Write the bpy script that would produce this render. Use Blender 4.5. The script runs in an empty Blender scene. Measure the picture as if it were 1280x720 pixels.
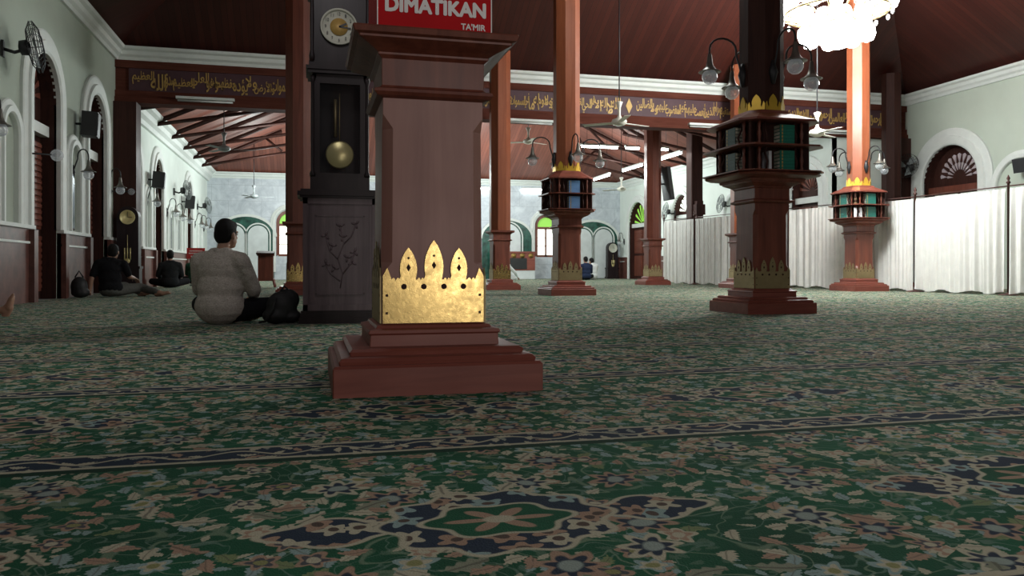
import bpy, bmesh, math, random
from mathutils import Vector, Matrix
random.seed(7)
PI = math.pi
S = bpy.context.scene
COL = S.collection

# ------------------------------------------------------------------ node helpers
class NG:
    def __init__(s, name):
        s.m = bpy.data.materials.new(name); s.m.use_nodes = True
        s.t = s.m.node_tree; s.t.nodes.clear()
        s.out = s.t.nodes.new('ShaderNodeOutputMaterial')
        s.b = s.t.nodes.new('ShaderNodeBsdfPrincipled')
        s.t.links.new(s.b.outputs[0], s.out.inputs[0])
        s._tc = None
    def put(s, sock, v):
        if v is None: return
        if isinstance(v, bpy.types.NodeSocket): s.t.links.new(v, sock)
        else:
            if sock.type == 'RGBA' and len(v) == 3: v = (*v, 1)
            sock.default_value = v
    def obj(s):
        if not s._tc: s._tc = s.t.nodes.new('ShaderNodeTexCoord')
        return s._tc.outputs['Object']
    def math(s, op, a, b=None, c=None, clamp=False):
        n = s.t.nodes.new('ShaderNodeMath'); n.operation = op; n.use_clamp = clamp
        for i, v in enumerate((a, b, c)): s.put(n.inputs[i], v)
        return n.outputs[0]
    def vmath(s, op, a, b=None, scale=None):
        n = s.t.nodes.new('ShaderNodeVectorMath'); n.operation = op
        s.put(n.inputs[0], a); s.put(n.inputs[1], b)
        if scale is not None: s.put(n.inputs['Scale'], scale)
        return n.outputs['Value'] if op in ('LENGTH', 'DOT_PRODUCT') else n.outputs[0]
    def sep(s, v):
        n = s.t.nodes.new('ShaderNodeSeparateXYZ'); s.put(n.inputs[0], v); return n.outputs
    def comb(s, x=0, y=0, z=0):
        n = s.t.nodes.new('ShaderNodeCombineXYZ')
        for i, v in enumerate((x, y, z)): s.put(n.inputs[i], v)
        return n.outputs[0]
    def noise(s, v, scale=5, detail=3, rough=.5, col=False, dist=0):
        n = s.t.nodes.new('ShaderNodeTexNoise'); s.put(n.inputs['Vector'], v)
        n.inputs['Scale'].default_value = scale; n.inputs['Detail'].default_value = detail
        n.inputs['Roughness'].default_value = rough; n.inputs['Distortion'].default_value = dist
        return n.outputs['Color'] if col else n.outputs[0]
    def ramp(s, f, stops, const=False):
        n = s.t.nodes.new('ShaderNodeValToRGB'); s.put(n.inputs[0], f)
        r = n.color_ramp
        if const: r.interpolation = 'CONSTANT'
        while len(r.elements) < len(stops): r.elements.new(.5)
        for e, (p, c) in zip(r.elements, stops):
            e.position = p; e.color = (*c, 1) if len(c) == 3 else c
        return n.outputs[0]
    def mix(s, f, a, b):
        n = s.t.nodes.new('ShaderNodeMix'); n.data_type = 'RGBA'
        s.put(n.inputs[0], f); s.put(n.inputs[6], a); s.put(n.inputs[7], b)
        return n.outputs[2]
    def bump(s, h, strength=.3, dist=.01):
        n = s.t.nodes.new('ShaderNodeBump'); s.put(n.inputs['Height'], h)
        n.inputs['Strength'].default_value = strength; n.inputs['Distance'].default_value = dist
        s.t.links.new(n.outputs[0], s.b.inputs['Normal'])
    def set(s, **k):
        names = dict(col='Base Color', rough='Roughness', metal='Metallic', spec='Specular IOR Level', coat='Coat Weight',
                     crough='Coat Roughness', trans='Transmission Weight', ior='IOR', alpha='Alpha', sheen='Sheen Weight',
                     ecol='Emission Color', estr='Emission Strength')
        for a, v in k.items(): s.put(s.b.inputs[names[a]], v)
        return s

def scalev(g, v, sx, sy, sz): return g.vmath('MULTIPLY', v, (sx, sy, sz))

def plain(name, c, rough=.5, metal=0, var=.12, nscale=6, bump=0, bscale=60, **k):
    g = NG(name)
    n = g.noise(g.obj(), nscale, 4)
    lo = tuple(x*(1-var) for x in c); hi = tuple(min(1, x*(1+var)) for x in c)
    g.set(col=g.ramp(n, [(.3, lo), (.7, hi)]), rough=rough, metal=metal, **k)
    if bump: g.bump(g.noise(g.obj(), bscale, 3), bump)
    return g.m

def wood(name, c1, c2, rough=.45, along='z', coat=.08, bump=.15, f=14, spec=.35):
    g = NG(name)
    sc = {'z': (f, f, f*.08), 'x': (f*.08, f, f), 'y': (f, f*.08, f)}[along]
    v = scalev(g, g.obj(), *sc)
    n = g.noise(v, 1, 6, .6, dist=.6)
    n2 = g.noise(g.obj(), 2.2, 3)
    c = g.ramp(n, [(.3, c1), (.72, c2)])
    c = g.mix(g.math('MULTIPLY', n2, .45), c, tuple(x*.45 for x in c1))
    g.set(col=c, rough=g.math('MULTIPLY_ADD', n2, .25, rough-.12), coat=coat, crough=.28, spec=spec)
    g.bump(n, bump, .004)
    return g.m

def planks(name, c1, c2, axis, w=.12, rough=.5):
    g = NG(name)
    x, y, z = g.sep(g.obj())[0:3]
    a = {'x': x, 'y': y}[axis]
    q = g.math('DIVIDE', a, w); fr = g.math('FRACT', q); fl = g.math('FLOOR', q)
    wn = g.t.nodes.new('ShaderNodeTexWhiteNoise'); wn.noise_dimensions = '1D'; g.put(wn.inputs['W'], fl)
    n = g.noise(scalev(g, g.obj(), 8 if axis == 'x' else 1, 8 if axis == 'y' else 1, 1), 1.2, 4)
    f = g.math('MULTIPLY_ADD', wn.outputs[0], .55, g.math('MULTIPLY', n, .45))
    c = g.ramp(f, [(.15, c1), (.85, c2)])
    gap = g.math('LESS_THAN', g.math('ABSOLUTE', g.math('SUBTRACT', fr, .5)), .46)
    c = g.mix(gap, tuple(v*.35 for v in c1), c)
    g.set(col=c, rough=rough); g.bump(gap, .3, .006)
    return g.m

# ------------------------------------------------------------------ carpet material
def carpet_mat():
    g = NG('carpet_pile')
    P = g.obj()
    X, Y, _ = g.sep(P)[0:3]
    wob = g.vmath('SUBTRACT', g.noise(P, 9, 2, col=True), (.5, .5, .5))
    Pw = g.vmath('ADD', P, g.vmath('SCALE', wob, scale=.045))
    def cell(scale, off):
        v = g.vmath('ADD', g.vmath('SCALE', Pw, scale=scale), off)
        n = g.t.nodes.new('ShaderNodeTexVoronoi'); n.voronoi_dimensions = '2D'; n.feature = 'F1'
        g.put(n.inputs['Vector'], v); n.inputs['Scale'].default_value = 1; n.inputs['Randomness'].default_value = .9
        loc = g.vmath('SUBTRACT', v, n.outputs['Position'])
        cs = g.t.nodes.new('ShaderNodeSeparateColor'); g.put(cs.inputs[0], n.outputs['Color'])
        ang = g.math('MULTIPLY', cs.outputs[0], 6.283)
        r = g.t.nodes.new('ShaderNodeVectorRotate'); r.rotation_type = 'Z_AXIS'
        g.put(r.inputs['Vector'], loc); g.put(r.inputs['Angle'], ang)
        lx, ly, _ = g.sep(r.outputs[0])[0:3]
        return lx, ly, cs.outputs[1], cs.outputs[2]
    def step(v, w=.02): return g.math('MULTIPLY_ADD', v, 1/w, .5, clamp=True)
    def leaf(scale, off, l, w, dens):
        lx, ly, c1, c2 = cell(scale, off)
        e = g.math('SUBTRACT', 1, g.math('POWER', g.math('ABSOLUTE', g.math('DIVIDE', lx, l)), 1.6))
        tooth = g.math('MULTIPLY', g.math('SINE', g.math('MULTIPLY', lx, 34)), .035)
        d = g.math('SUBTRACT', g.math('ADD', g.math('MULTIPLY', e, w), tooth), g.math('ABSOLUTE', g.math('ADD', ly, g.math('MULTIPLY', g.math('MULTIPLY', lx, lx), .5))))
        m = g.math('MULTIPLY', step(d, .03), g.math('LESS_THAN', c2, dens))
        rib = step(g.math('SUBTRACT', .025, g.math('ABSOLUTE', ly)), .02)
        return m, c1, rib
    def flower(scale, off, a, petals, dens):
        lx, ly, c1, c2 = cell(scale, off)
        r = g.math('SQRT', g.math('ADD', g.math('MULTIPLY', lx, lx), g.math('MULTIPLY', ly, ly)))
        th = g.math('ARCTAN2', ly, lx)
        lob = g.math('MULTIPLY_ADD', g.math('COSINE', g.math('MULTIPLY', th, petals)), .22, .8)
        R = g.math('MULTIPLY', lob, a)
        on = g.math('LESS_THAN', c2, dens)
        o = g.math('MULTIPLY', step(g.math('SUBTRACT', R, r), .03), on)
        mid = g.math('MULTIPLY', step(g.math('SUBTRACT', g.math('MULTIPLY', R, .68), r), .03), on)
        inn = g.math('MULTIPLY', step(g.math('SUBTRACT', a*.32, r), .03), on)
        return o, mid, inn, c1
    beige, salmon, gblue, navy, olive = (.66, .53, .40), (.52, .29, .21), (.36, .43, .43), (.02, .023, .06), (.26, .28, .13)
    green = g.ramp(g.noise(P, 3, 3), [(.3, (.004, .060, .026)), (.7, (.010, .125, .055))])
    c = green
    # curling stems
    n = g.noise(P, 5.5, 1, dist=1.2)
    st = step(g.math('SUBTRACT', .012, g.math('ABSOLUTE', g.math('SUBTRACT', n, .5))), .01)
    c = g.mix(g.math('MULTIPLY', st, .75), c, (.25, .30, .20))
    n = g.noise(g.vmath('ADD', P, (11, 3, 0)), 8, 1, dist=1.4)
    st = step(g.math('SUBTRACT', .012, g.math('ABSOLUTE', g.math('SUBTRACT', n, .5))), .01)
    c = g.mix(g.math('MULTIPLY', st, .6), c, (.20, .27, .22))
    m, k, rib = leaf(30, (3, 7, 0), .48, .24, .42)
    c = g.mix(g.math('MULTIPLY', m, .9), c, g.ramp(k, [(0, (.10, .17, .11)), (.3, gblue), (.55, beige), (.8, (.16, .22, .17))], True))
    m, k, rib = leaf(17, (1.3, 2.1, 0), .5, .25, .60)
    lc = g.ramp(k, [(0, salmon), (.24, beige), (.5, gblue), (.72, olive), (.85, beige)], True)
    c = g.mix(m, c, g.mix(g.math('MULTIPLY', rib, .5), lc, (.12, .09, .07)))
    o, mid, inn, k = flower(11, (5.5, 1.7, 0), .40, 5, .46)
    c = g.mix(o, c, g.ramp(k, [(0, beige), (.4, salmon), (.7, gblue)], True))
    c = g.mix(mid, c, g.ramp(k, [(0, salmon), (.35, (.10, .08, .10)), (.7, beige)], True))
    c = g.mix(inn, c, g.ramp(k, [(0, beige), (.5, (.35, .30, .12))], True))
    o, mid, inn, k = flower(4.6, (2.5, 8.7, 0), .30, 7, .55)
    c = g.mix(o, c, g.ramp(k, [(0, salmon), (.5, beige)], True))
    c = g.mix(mid, c, navy)
    c = g.mix(inn, c, (.40, .41, .38))
    m, k, rib = leaf(8.5, (9.3, 4.1, 0), .42, .15, .42)
    c = g.mix(m, c, g.mix(g.math('MULTIPLY', rib, .6), g.ramp(k, [(0, salmon), (.35, beige), (.7, (.33, .30, .22))], True), (.10, .07, .06)))
    # rows: one strip every 1.2 m, medallions down the middle of each
    yy = g.math('SUBTRACT', Y, 2.07)
    yp = g.math('FLOORED_MODULO', yy, 1.2)
    my = g.math('SUBTRACT', yp, .6)
    mx = g.math('SUBTRACT', g.math('FLOORED_MODULO', g.math('ADD', X, .285), 1.27), .635)
    def ell(cx, rx, ry, lobes, amp):
        a = g.math('DIVIDE', g.math('SUBTRACT', mx, cx), rx); b = g.math('DIVIDE', my, ry)
        r = g.math('SQRT', g.math('ADD', g.math('MULTIPLY', a, a), g.math('MULTIPLY', b, b)))
        th = g.math('ARCTAN2', b, a)
        return g.math('SUBTRACT', g.math('MULTIPLY_ADD', g.math('COSINE', g.math('MULTIPLY', th, lobes)), amp, 1), r), th, r
    fo, fm, fi, fk = flower(13, (7.1, 3.3, 0), .50, 5, .92)
    navf = g.mix(fo, navy, g.ramp(fk, [(0, salmon), (.4, beige), (.75, gblue)], True))
    navf = g.mix(fi, navf, (.12, .06, .05))
    for cx in (-.31, .31):
        d, th, r = ell(cx, .125, .075, 4, .14)
        c = g.mix(step(d, .05), c, beige)
        c = g.mix(step(g.math('SUBTRACT', d, .14), .05), c, navf)
    d, th, r = ell(0, .225, .185, 10, .07)
    c = g.mix(step(d, .03), c, beige)
    c = g.mix(step(g.math('SUBTRACT', d, .065), .03), c, navf)
    d, th, r = ell(0, .145, .095, 6, .1)
    c = g.mix(step(d, .04), c, beige)
    c = g.mix(step(g.math('SUBTRACT', d, .1), .04), c, green)
    pet = g.math('SUBTRACT', g.math('MULTIPLY_ADD', g.math('COSINE', g.math('MULTIPLY', th, 6)), .28, .45), r)
    c = g.mix(step(pet, .06), c, salmon)
    c = g.mix(step(g.math('SUBTRACT', .22, r), .05), c, beige)
    # border band and seam
    band = g.math('LESS_THAN', yp, .155)
    bm, bk, br = leaf(19, (4.4, 6.6, 0), .5, .2, .85)
    bc = g.mix(bm, navy, g.ramp(bk, [(0, beige), (.45, (.36, .34, .30)), (.75, salmon)], True))
    wv = g.math('MULTIPLY_ADD', g.math('SINE', g.math('MULTIPLY', X, 26)), .028, .078)
    bc = g.mix(step(g.math('SUBTRACT', .006, g.math('ABSOLUTE', g.math('SUBTRACT', yp, wv))), .004), bc, beige)
    c = g.mix(band, c, bc)
    for e in (.012, .142):
        l = step(g.math('SUBTRACT', .009, g.math('ABSOLUTE', g.math('SUBTRACT', yp, e))), .004)
        c = g.mix(l, c, beige)
    seam = g.math('GREATER_THAN', yp, 1.165)
    c = g.mix(seam, c, (.004, .03, .014))
    # worn pile, tufts
    pile = g.noise(P, 260, 2)
    c = g.mix(g.math('MULTIPLY', pile, .42), c, g.vmath('SCALE', c, scale=.45))
    br = g.noise(P, 75, 3, .7)
    c = g.mix(g.math('MULTIPLY', br, .28), c, (.09, .11, .09))
    c = g.vmath('MULTIPLY', c, (.94, 1.06, 1.03))
    g.set(col=c, rough=1.0, spec=.08, sheen=.022)
    g.b.inputs['Sheen Tint'].default_value = (.45, .95, .85, 1); g.b.inputs['Sheen Roughness'].default_value = .6
    g.bump(g.math('ADD', pile, g.math('MULTIPLY', g.noise(P, 14, 3), .5)), .5, .006)
    return g.m

# ------------------------------------------------------------------ materials
M = dict(
    carpet=carpet_mat(),
    floor=plain('screed', (.25, .25, .23), .9),
    wall=plain('mint_plaster', (.50, .56, .48), .85, var=.05, nscale=1.5),
    wallb=plain('white_plaster', (.70, .76, .71), .85, var=.05, nscale=1.5),
    white=plain('white_paint', (.68, .71, .68), .6, var=.04),
    teak=wood('teak', (.13, .034, .021), (.26, .076, .045)),
    plinth=wood('teak_varnished', (.20, .048, .032), (.31, .088, .06), rough=.45, along='x'),
    pink=wood('teak_pale', (.25, .105, .085), (.43, .215, .175), rough=.45, f=6, bump=.05),
    dark=wood('dark_wood', (.030, .011, .009), (.075, .026, .018), rough=.6, coat=0, spec=.2),
    beam=wood('beam_wood', (.085, .026, .018), (.15, .05, .034), along='x', rough=.85, coat=0, spec=.05),
    clock=wood('black_oak', (.012, .007, .008), (.030, .018, .020), rough=.45, f=10, spec=.25),
    cabinet=wood('carved_oak', (.085, .056, .064), (.20, .145, .16), rough=.42, f=12),
    orange=wood('orange_teak', (.26, .068, .028), (.38, .115, .052), rough=.4, coat=.2),
    band=plain('panel_ground', (.060, .022, .030), .6),
    gold=plain('gold_leaf', (.46, .29, .085), .5, metal=.2),
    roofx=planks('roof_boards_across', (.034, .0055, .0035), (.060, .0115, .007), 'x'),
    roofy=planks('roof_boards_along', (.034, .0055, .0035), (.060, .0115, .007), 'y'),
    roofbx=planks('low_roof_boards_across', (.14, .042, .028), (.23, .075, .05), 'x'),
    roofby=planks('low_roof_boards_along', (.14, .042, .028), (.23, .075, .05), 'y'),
    black=plain('black_plastic', (.012, .012, .013), .5),
    iron=plain('wrought_iron', (.02, .02, .022), .5, metal=.3),
    pewter=plain('pewter_shade', (.16, .15, .13), .4, metal=.5),
    greyp=plain('grey_plastic', (.20, .22, .22), .4),
    fanw=plain('fan_enamel', (.62, .60, .52), .4),
    curtain=plain('white_voile', (.74, .73, .70), .9, var=.05),
    post=wood('curtain_post_wood', (.05, .016, .012), (.11, .035, .025)),
    skin=plain('skin', (.36, .20, .135), .55, var=.08),
    hair=plain('black_hair', (.006, .005, .005), .7, bump=.4, bscale=160, spec=.2),
    eye=plain('eye_white', (.7, .68, .64), .2),
    bookg=plain('green_cover', (.010, .17, .115), .5),
    bookt=plain('teal_cover', (.016, .155, .125), .5),
    bookb=plain('blue_cover', (.13, .26, .50), .5),
    bookd=plain('dark_green_cover', (.012, .060, .045), .5),
    bookw=plain('white_cover', (.68, .68, .70), .5),
    page=plain('page_edges', (.68, .64, .52), .8),
    red=plain('sign_red', (.52, .010, .014), .7, var=.06, spec=.15),
    redf=plain('red_box', (.55, .035, .035), .5),
    letter=plain('letter_white', (.84, .82, .80), .5, var=.03),
    gmarble=plain('green_marble', (.018, .075, .055), .25, var=.6, nscale=5),
    wmarble=plain('white_marble', (.62, .66, .66), .35, var=.08, nscale=4),
    dialw=plain('dial_silver', (.50, .50, .42), .5),
    ink=plain('dial_ink', (.01, .01, .01), .5),
    glow=NG('glass_daylight').set(col=(.8, .9, .8), ecol=(.92, 1, .88, 1), estr=2.2).m,
    greenglass=NG('stained_glass').set(col=(.3, .6, .1), ecol=(.25, .62, .06, 1), estr=.55).m,
    mirror=plain('mirror_glass', (.10, .12, .14), .12, metal=.8),
    bag=plain('black_nylon', (.010, .010, .011), .65, bump=.3, bscale=30),
    lamp_on=NG('lit_glass').set(col=(1, 1, 1), ecol=(1, .985, .95, 1), estr=26).m,
    tube_on=NG('lit_tube').set(col=(1, 1, 1), ecol=(.93, 1, .97, 1), estr=22).m,
    tube_off=plain('unlit_tube', (.55, .56, .55), .4),
)
def brass_mat(name, c, rough, sc):
    g = NG(name)
    n = g.noise(g.obj(), sc, 4, .65)
    n2 = g.noise(g.obj(), 7, 3)
    g.set(col=g.ramp(n2, [(.3, tuple(x*.75 for x in c)), (.7, c)]), metal=.92, rough=g.math('MULTIPLY_ADD', n, .3, rough-.1))
    g.bump(n, .22, .002)
    return g.m
M['brass'] = brass_mat('hammered_brass', (.60, .42, .16), .22, 38)
M['brassd'] = brass_mat('dull_brass', (.42, .33, .18), .5, 40)
M['crown'] = plain('yellow_brass', (.72, .46, .05), .35, metal=.4)
M['pend'] = plain('polished_brass', (.80, .70, .34), .3, metal=.45)
def glass_mat():
    g = NG('clear_globe_glass')
    f = g.t.nodes.new('ShaderNodeLayerWeight'); f.inputs[0].default_value = .35
    a = g.math('MULTIPLY_ADD', f.outputs['Facing'], .55, .30)
    n = g.noise(g.obj(), 9, 2)
    g.set(col=g.ramp(n, [(.3, (.42, .46, .48)), (.7, (.78, .82, .84))]), rough=.08, alpha=a, spec=.8, ecol=(.8, .85, .9, 1), estr=.06)
    return g.m
M['globe'] = glass_mat()
def pane_mat():
    g = NG('case_glass'); g.set(col=(.03, .03, .032), rough=.06, alpha=.15, spec=.5); return g.m
M['pane'] = pane_mat()
def far_marble():
    g = NG('grey_marble_slabs')
    b = g.t.nodes.new('ShaderNodeTexBrick')
    x, y, z = g.sep(g.obj())[0:3]
    g.put(b.inputs['Vector'], g.comb(x, z, 0)); b.inputs['Scale'].default_value = 1
    b.inputs['Brick Width'].default_value = 1.2; b.inputs['Row Height'].default_value = .6; b.inputs['Mortar Size'].default_value = .006
    n = g.noise(g.obj(), 2.2, 6, .65, dist=1.5)
    c = g.ramp(n, [(.3, (.40, .44, .49)), (.7, (.64, .68, .72))])
    g.put(b.inputs['Color1'], c); g.put(b.inputs['Color2'], c); g.put(b.inputs['Mortar'], (.35, .38, .42))
    g.set(col=b.outputs[0], rough=.4); return g.m
M['marble'] = far_marble()
def cloth(name, c, var=.15, s=40):
    g = NG(name); n = g.noise(g.obj(), s, 3); n2 = g.noise(g.obj(), 9, 3, dist=.8)
    g.set(col=g.ramp(n, [(.3, tuple(x*(1-var) for x in c)), (.7, tuple(x*(1+var) for x in c))]), rough=.95, spec=.1)
    g.bump(n2, .5, .02); return g.m
def knit():
    g = NG('speckled_shirt'); n = g.noise(scalev(g, g.obj(), 1, 1, 2.4), 70, 3, .7); n2 = g.noise(g.obj(), 7, 3, dist=1)
    g.set(col=g.ramp(n, [(.3, (.30, .265, .235)), (.7, (.62, .56, .51))]), rough=.95, spec=.1)
    g.bump(n2, .7, .03); return g.m
M['shirt'] = knit()
M['blackcloth'] = cloth('black_cloth', (.012, .012, .014))
M['darkcloth'] = cloth('dark_cloth', (.022, .024, .026))
M['greencloth'] = cloth('green_cloth', (.015, .05, .03))
M['navycloth'] = cloth('navy_cloth', (.02, .028, .06))
M['whitecloth'] = cloth('white_cloth', (.62, .63, .62), .05)
M['greycloth'] = cloth('grey_cloth', (.12, .12, .11))

# ------------------------------------------------------------------ mesh helpers
class MB:
    def __init__(s): s.b = bmesh.new(); s.mi = 0; s.sm = False
    def _f(s, vs):
        try:
            f = s.b.faces.new(vs); f.material_index = s.mi; f.smooth = s.sm; return f
        except ValueError: return None
    def box(s, x0, x1, y0, y1, z0, z1, mat=None):
        v = [Vector((x, y, z)) for z in (z0, z1) for y in (y0, y1) for x in (x0, x1)]
        if mat is not None: v = [mat @ p for p in v]
        v = [s.b.verts.new(p) for p in v]
        for q in ((0, 2, 3, 1), (4, 5, 7, 6), (0, 1, 5, 4), (2, 6, 7, 3), (0, 4, 6, 2), (1, 3, 7, 5)):
            s._f([v[i] for i in q])
        return s
    def rings(s, rings, cap=True, closed=True):
        R = [[s.b.verts.new(p) for p in r] for r in rings]
        n = len(R[0])
        for a, b in zip(R, R[1:]):
            for i in range(n if closed else n-1):
                j = (i+1) % n
                s._f([a[i], a[j], b[j], b[i]])
        if cap and closed:
            s._f(list(reversed(R[0]))); s._f(R[-1])
        return s
    def stack(s, levels, cx=0, cy=0):
        # square section stack: (z, half width, corner chamfer)
        rr = []
        for z, h, c in levels:
            c = max(c, .0012)
            rr.append([(cx+a, cy+b, z) for a, b in ((h, -h+c), (h, h-c), (h-c, h), (-h+c, h), (-h, h-c), (-h, -h+c), (-h+c, -h), (h-c, -h))])
        return s.rings(rr)
    def lathe(s, prof, c=(0, 0, 0), seg=16, mat=None, cap=True):
        rr = []
        for r, z in prof:
            ring = [Vector((math.cos(2*PI*i/seg)*max(r, 1e-4), math.sin(2*PI*i/seg)*max(r, 1e-4), z)) for i in range(seg)]
            if mat is not None: ring = [mat @ p for p in ring]
            rr.append([p+Vector(c) for p in ring])
        o = s.sm; s.sm = True; s.rings(rr, cap); s.sm = o; return s
    def tube(s, pts, r, seg=8, cap=True):
        pts = [Vector(p) for p in pts]; n = len(pts)
        rs = r if isinstance(r, (list, tuple)) else [r]*n
        rr = []; up = None
        for i, p in enumerate(pts):
            d = (pts[min(i+1, n-1)]-pts[max(i-1, 0)]).normalized()
            if up is None:
                up = Vector((0, 0, 1)) if abs(d.z) < .9 else Vector((1, 0, 0))
            a = d.cross(up).normalized(); up = a.cross(d).normalized()
            rr.append([p+(a*math.cos(2*PI*k/seg)+up*math.sin(2*PI*k/seg))*rs[i] for k in range(seg)])
        o = s.sm; s.sm = True; s.rings(rr, cap); s.sm = o; return s
    def ball(s, c, r, seg=12, sc=(1, 1, 1), mat=None):
        n = seg//2
        prof = [(math.sin(PI*i/n), -math.cos(PI*i/n)) for i in range(n+1)]
        rr = []
        for pr, pz in prof:
            ring = [Vector((math.cos(2*PI*i/seg)*max(pr, 1e-3)*r*sc[0], math.sin(2*PI*i/seg)*max(pr, 1e-3)*r*sc[1], pz*r*sc[2])) for i in range(seg)]
            if mat is not None: ring = [mat @ p for p in ring]
            rr.append([p+Vector(c) for p in ring])
        o = s.sm; s.sm = True; s.rings(rr); s.sm = o; return s
    def prism(s, poly, fn, d0, d1):
        # poly of (a,b) extruded from depth d0 to d1 with fn(a,b,d) -> point
        return s.rings([[fn(a, b, d0) for a, b in poly], [fn(a, b, d1) for a, b in poly]])
    def quad(s, *p): s._f([s.b.verts.new(q) for q in p]); return s
    def build(s, name, mat, parent=None, loc=(0, 0, 0), recalc=True, kind=None):
        if recalc: bmesh.ops.recalc_face_normals(s.b, faces=s.b.faces)
        me = bpy.data.meshes.new(name); s.b.to_mesh(me); s.b.free()
        for m in (mat if isinstance(mat, (list, tuple)) else [mat]): me.materials.append(m)
        o = bpy.data.objects.new(name, me); COL.objects.link(o); o.location = loc
        if parent: o.parent = parent
        if kind: o['kind'] = kind
        return o

def tag(o, label, cat, group=None):
    o['label'] = label; o['category'] = cat
    if group: o['group'] = group
    return o
def thing(name, label, cat, loc=(0, 0, 0), rz=0, group=None):
    o = bpy.data.objects.new(name, None); COL.objects.link(o); o.empty_display_size = .1
    o.location = loc; o.rotation_euler = (0, 0, rz); return tag(o, label, cat, group)
def holder(name, loc=(0, 0, 0)):
    o = bpy.data.objects.new(name, None); COL.objects.link(o); o.location = loc; o['kind'] = 'structure'; return o
def kids(o): return [c for c in bpy.data.objects if c.parent == o]
def dup(o, label=None, loc=None, rz=None, parent=None):
    c = o.copy(); COL.objects.link(c)
    if parent is not None: c.parent = parent
    if loc is not None: c.location = loc
    if rz is not None: c.rotation_euler = (0, 0, rz)
    if label: c['label'] = label
    for k in kids(o): dup(k, parent=c)
    return c
def text_mesh(name, body, mat, parent, w=None, h=None, size=1, offset=0, extrude=.004, sy=1, mtx=None, bold=0):
    cu = bpy.data.curves.new(name, 'FONT'); cu.body = body; cu.size = size; cu.offset = offset; cu.extrude = extrude
    cu.align_x = 'CENTER'; cu.resolution_u = 3
    t = bpy.data.objects.new(name, cu); COL.objects.link(t)
    bpy.context.view_layer.update()
    me = bpy.data.meshes.new_from_object(t.evaluated_get(bpy.context.evaluated_depsgraph_get()))
    bpy.data.objects.remove(t)
    xs = [v.co.x for v in me.vertices]; ys = [v.co.y for v in me.vertices]
    cx, cy = (min(xs)+max(xs))/2, (min(ys)+max(ys))/2
    fx = (w/(max(xs)-min(xs))) if w else 1; fy = (h/(max(ys)-min(ys))) if h else fx*sy
    for v in me.vertices: v.co = Vector(((v.co.x-cx)*fx, (v.co.y-cy)*fy, v.co.z))
    if bold:
        B = bmesh.new()
        for k in range(8):
            t_ = me.copy(); t_.transform(Matrix.Translation((bold*math.cos(k*PI/4), bold*math.sin(k*PI/4), .0006*k))); B.from_mesh(t_); bpy.data.meshes.remove(t_)
        B.to_mesh(me); B.free()
    if mtx is not None: me.transform(mtx)
    me.materials.clear(); me.materials.append(mat)
    o = bpy.data.objects.new(name, me); COL.objects.link(o)
    if parent: o.parent = parent
    return o
FACE_S = Matrix(((1, 0, 0, 0), (0, 0, -1, 0), (0, 1, 0, 0), (0, 0, 0, 1)))   # flat text turned to face -Y

# Arabic letters in joined forms
AR = {'ا': (0xFE8D, 2), 'أ': (0xFE83, 2), 'إ': (0xFE87, 2), 'آ': (0xFE81, 2), 'ؤ': (0xFE85, 2), 'ء': (0xFE80, 1), 'ئ': (0xFE89, 4), 'ب': (0xFE8F, 4), 'ة': (0xFE93, 2), 'ت': (0xFE95, 4), 'ث': (0xFE99, 4), 'ج': (0xFE9D, 4), 'ح': (0xFEA1, 4), 'خ': (0xFEA5, 4), 'د': (0xFEA9, 2), 'ذ': (0xFEAB, 2), 'ر': (0xFEAD, 2), 'ز': (0xFEAF, 2), 'س': (0xFEB1, 4), 'ش': (0xFEB5, 4), 'ص': (0xFEB9, 4), 'ض': (0xFEBD, 4), 'ط': (0xFEC1, 4), 'ظ': (0xFEC5, 4), 'ع': (0xFEC9, 4), 'غ': (0xFECD, 4), 'ف': (0xFED1, 4), 'ق': (0xFED5, 4), 'ك': (0xFED9, 4), 'ل': (0xFEDD, 4), 'م': (0xFEE1, 4), 'ن': (0xFEE5, 4), 'ه': (0xFEE9, 4), 'و': (0xFEED, 2), 'ى': (0xFEEF, 2), 'ي': (0xFEF1, 4)}
LA = {'ا': 0xFEFB, 'أ': 0xFEF7, 'إ': 0xFEF9, 'آ': 0xFEF5}
def shape(t):
    out = []; prev = False; i = 0
    while i < len(t):
        ch = t[i]
        if ch not in AR: out.append(ch); prev = False; i += 1; continue
        nx = t[i+1] if i+1 < len(t) else ' '
        if ch == 'ل' and nx in LA:
            out.append(chr(LA[nx]+(1 if prev else 0))); prev = False; i += 2; continue
        b, n = AR[ch]
        jn = n == 4 and nx in AR and AR[nx][1] > 1
        k = 0 if n == 1 else ((1 if prev else 0) if n == 2 else ((3 if jn else 1) if prev else (2 if jn else 0)))
        out.append(chr(b+k)); prev = jn; i += 1
    return ''.join(reversed(out))

# ------------------------------------------------------------------ the room
XL, XR, XB, YB, YF = -3.75, 14.8, 12.85, 17.2, 31.7
Y0 = 2.0
MB().box(XL-.5, XR+.5, -4, YF+.5, -.14, -.004).build('floor', M['floor'], kind='structure')
tag(MB().prism([(XL, -3.9), (XR, -3.9), (XR, YB), (XB, YB), (XB, YF), (XL, YF)], lambda a, b, d: (a, b, d), -.004, 0).build('carpet', M['carpet']), 'green floral wall-to-wall prayer carpet with navy border bands', 'carpet')

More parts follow.
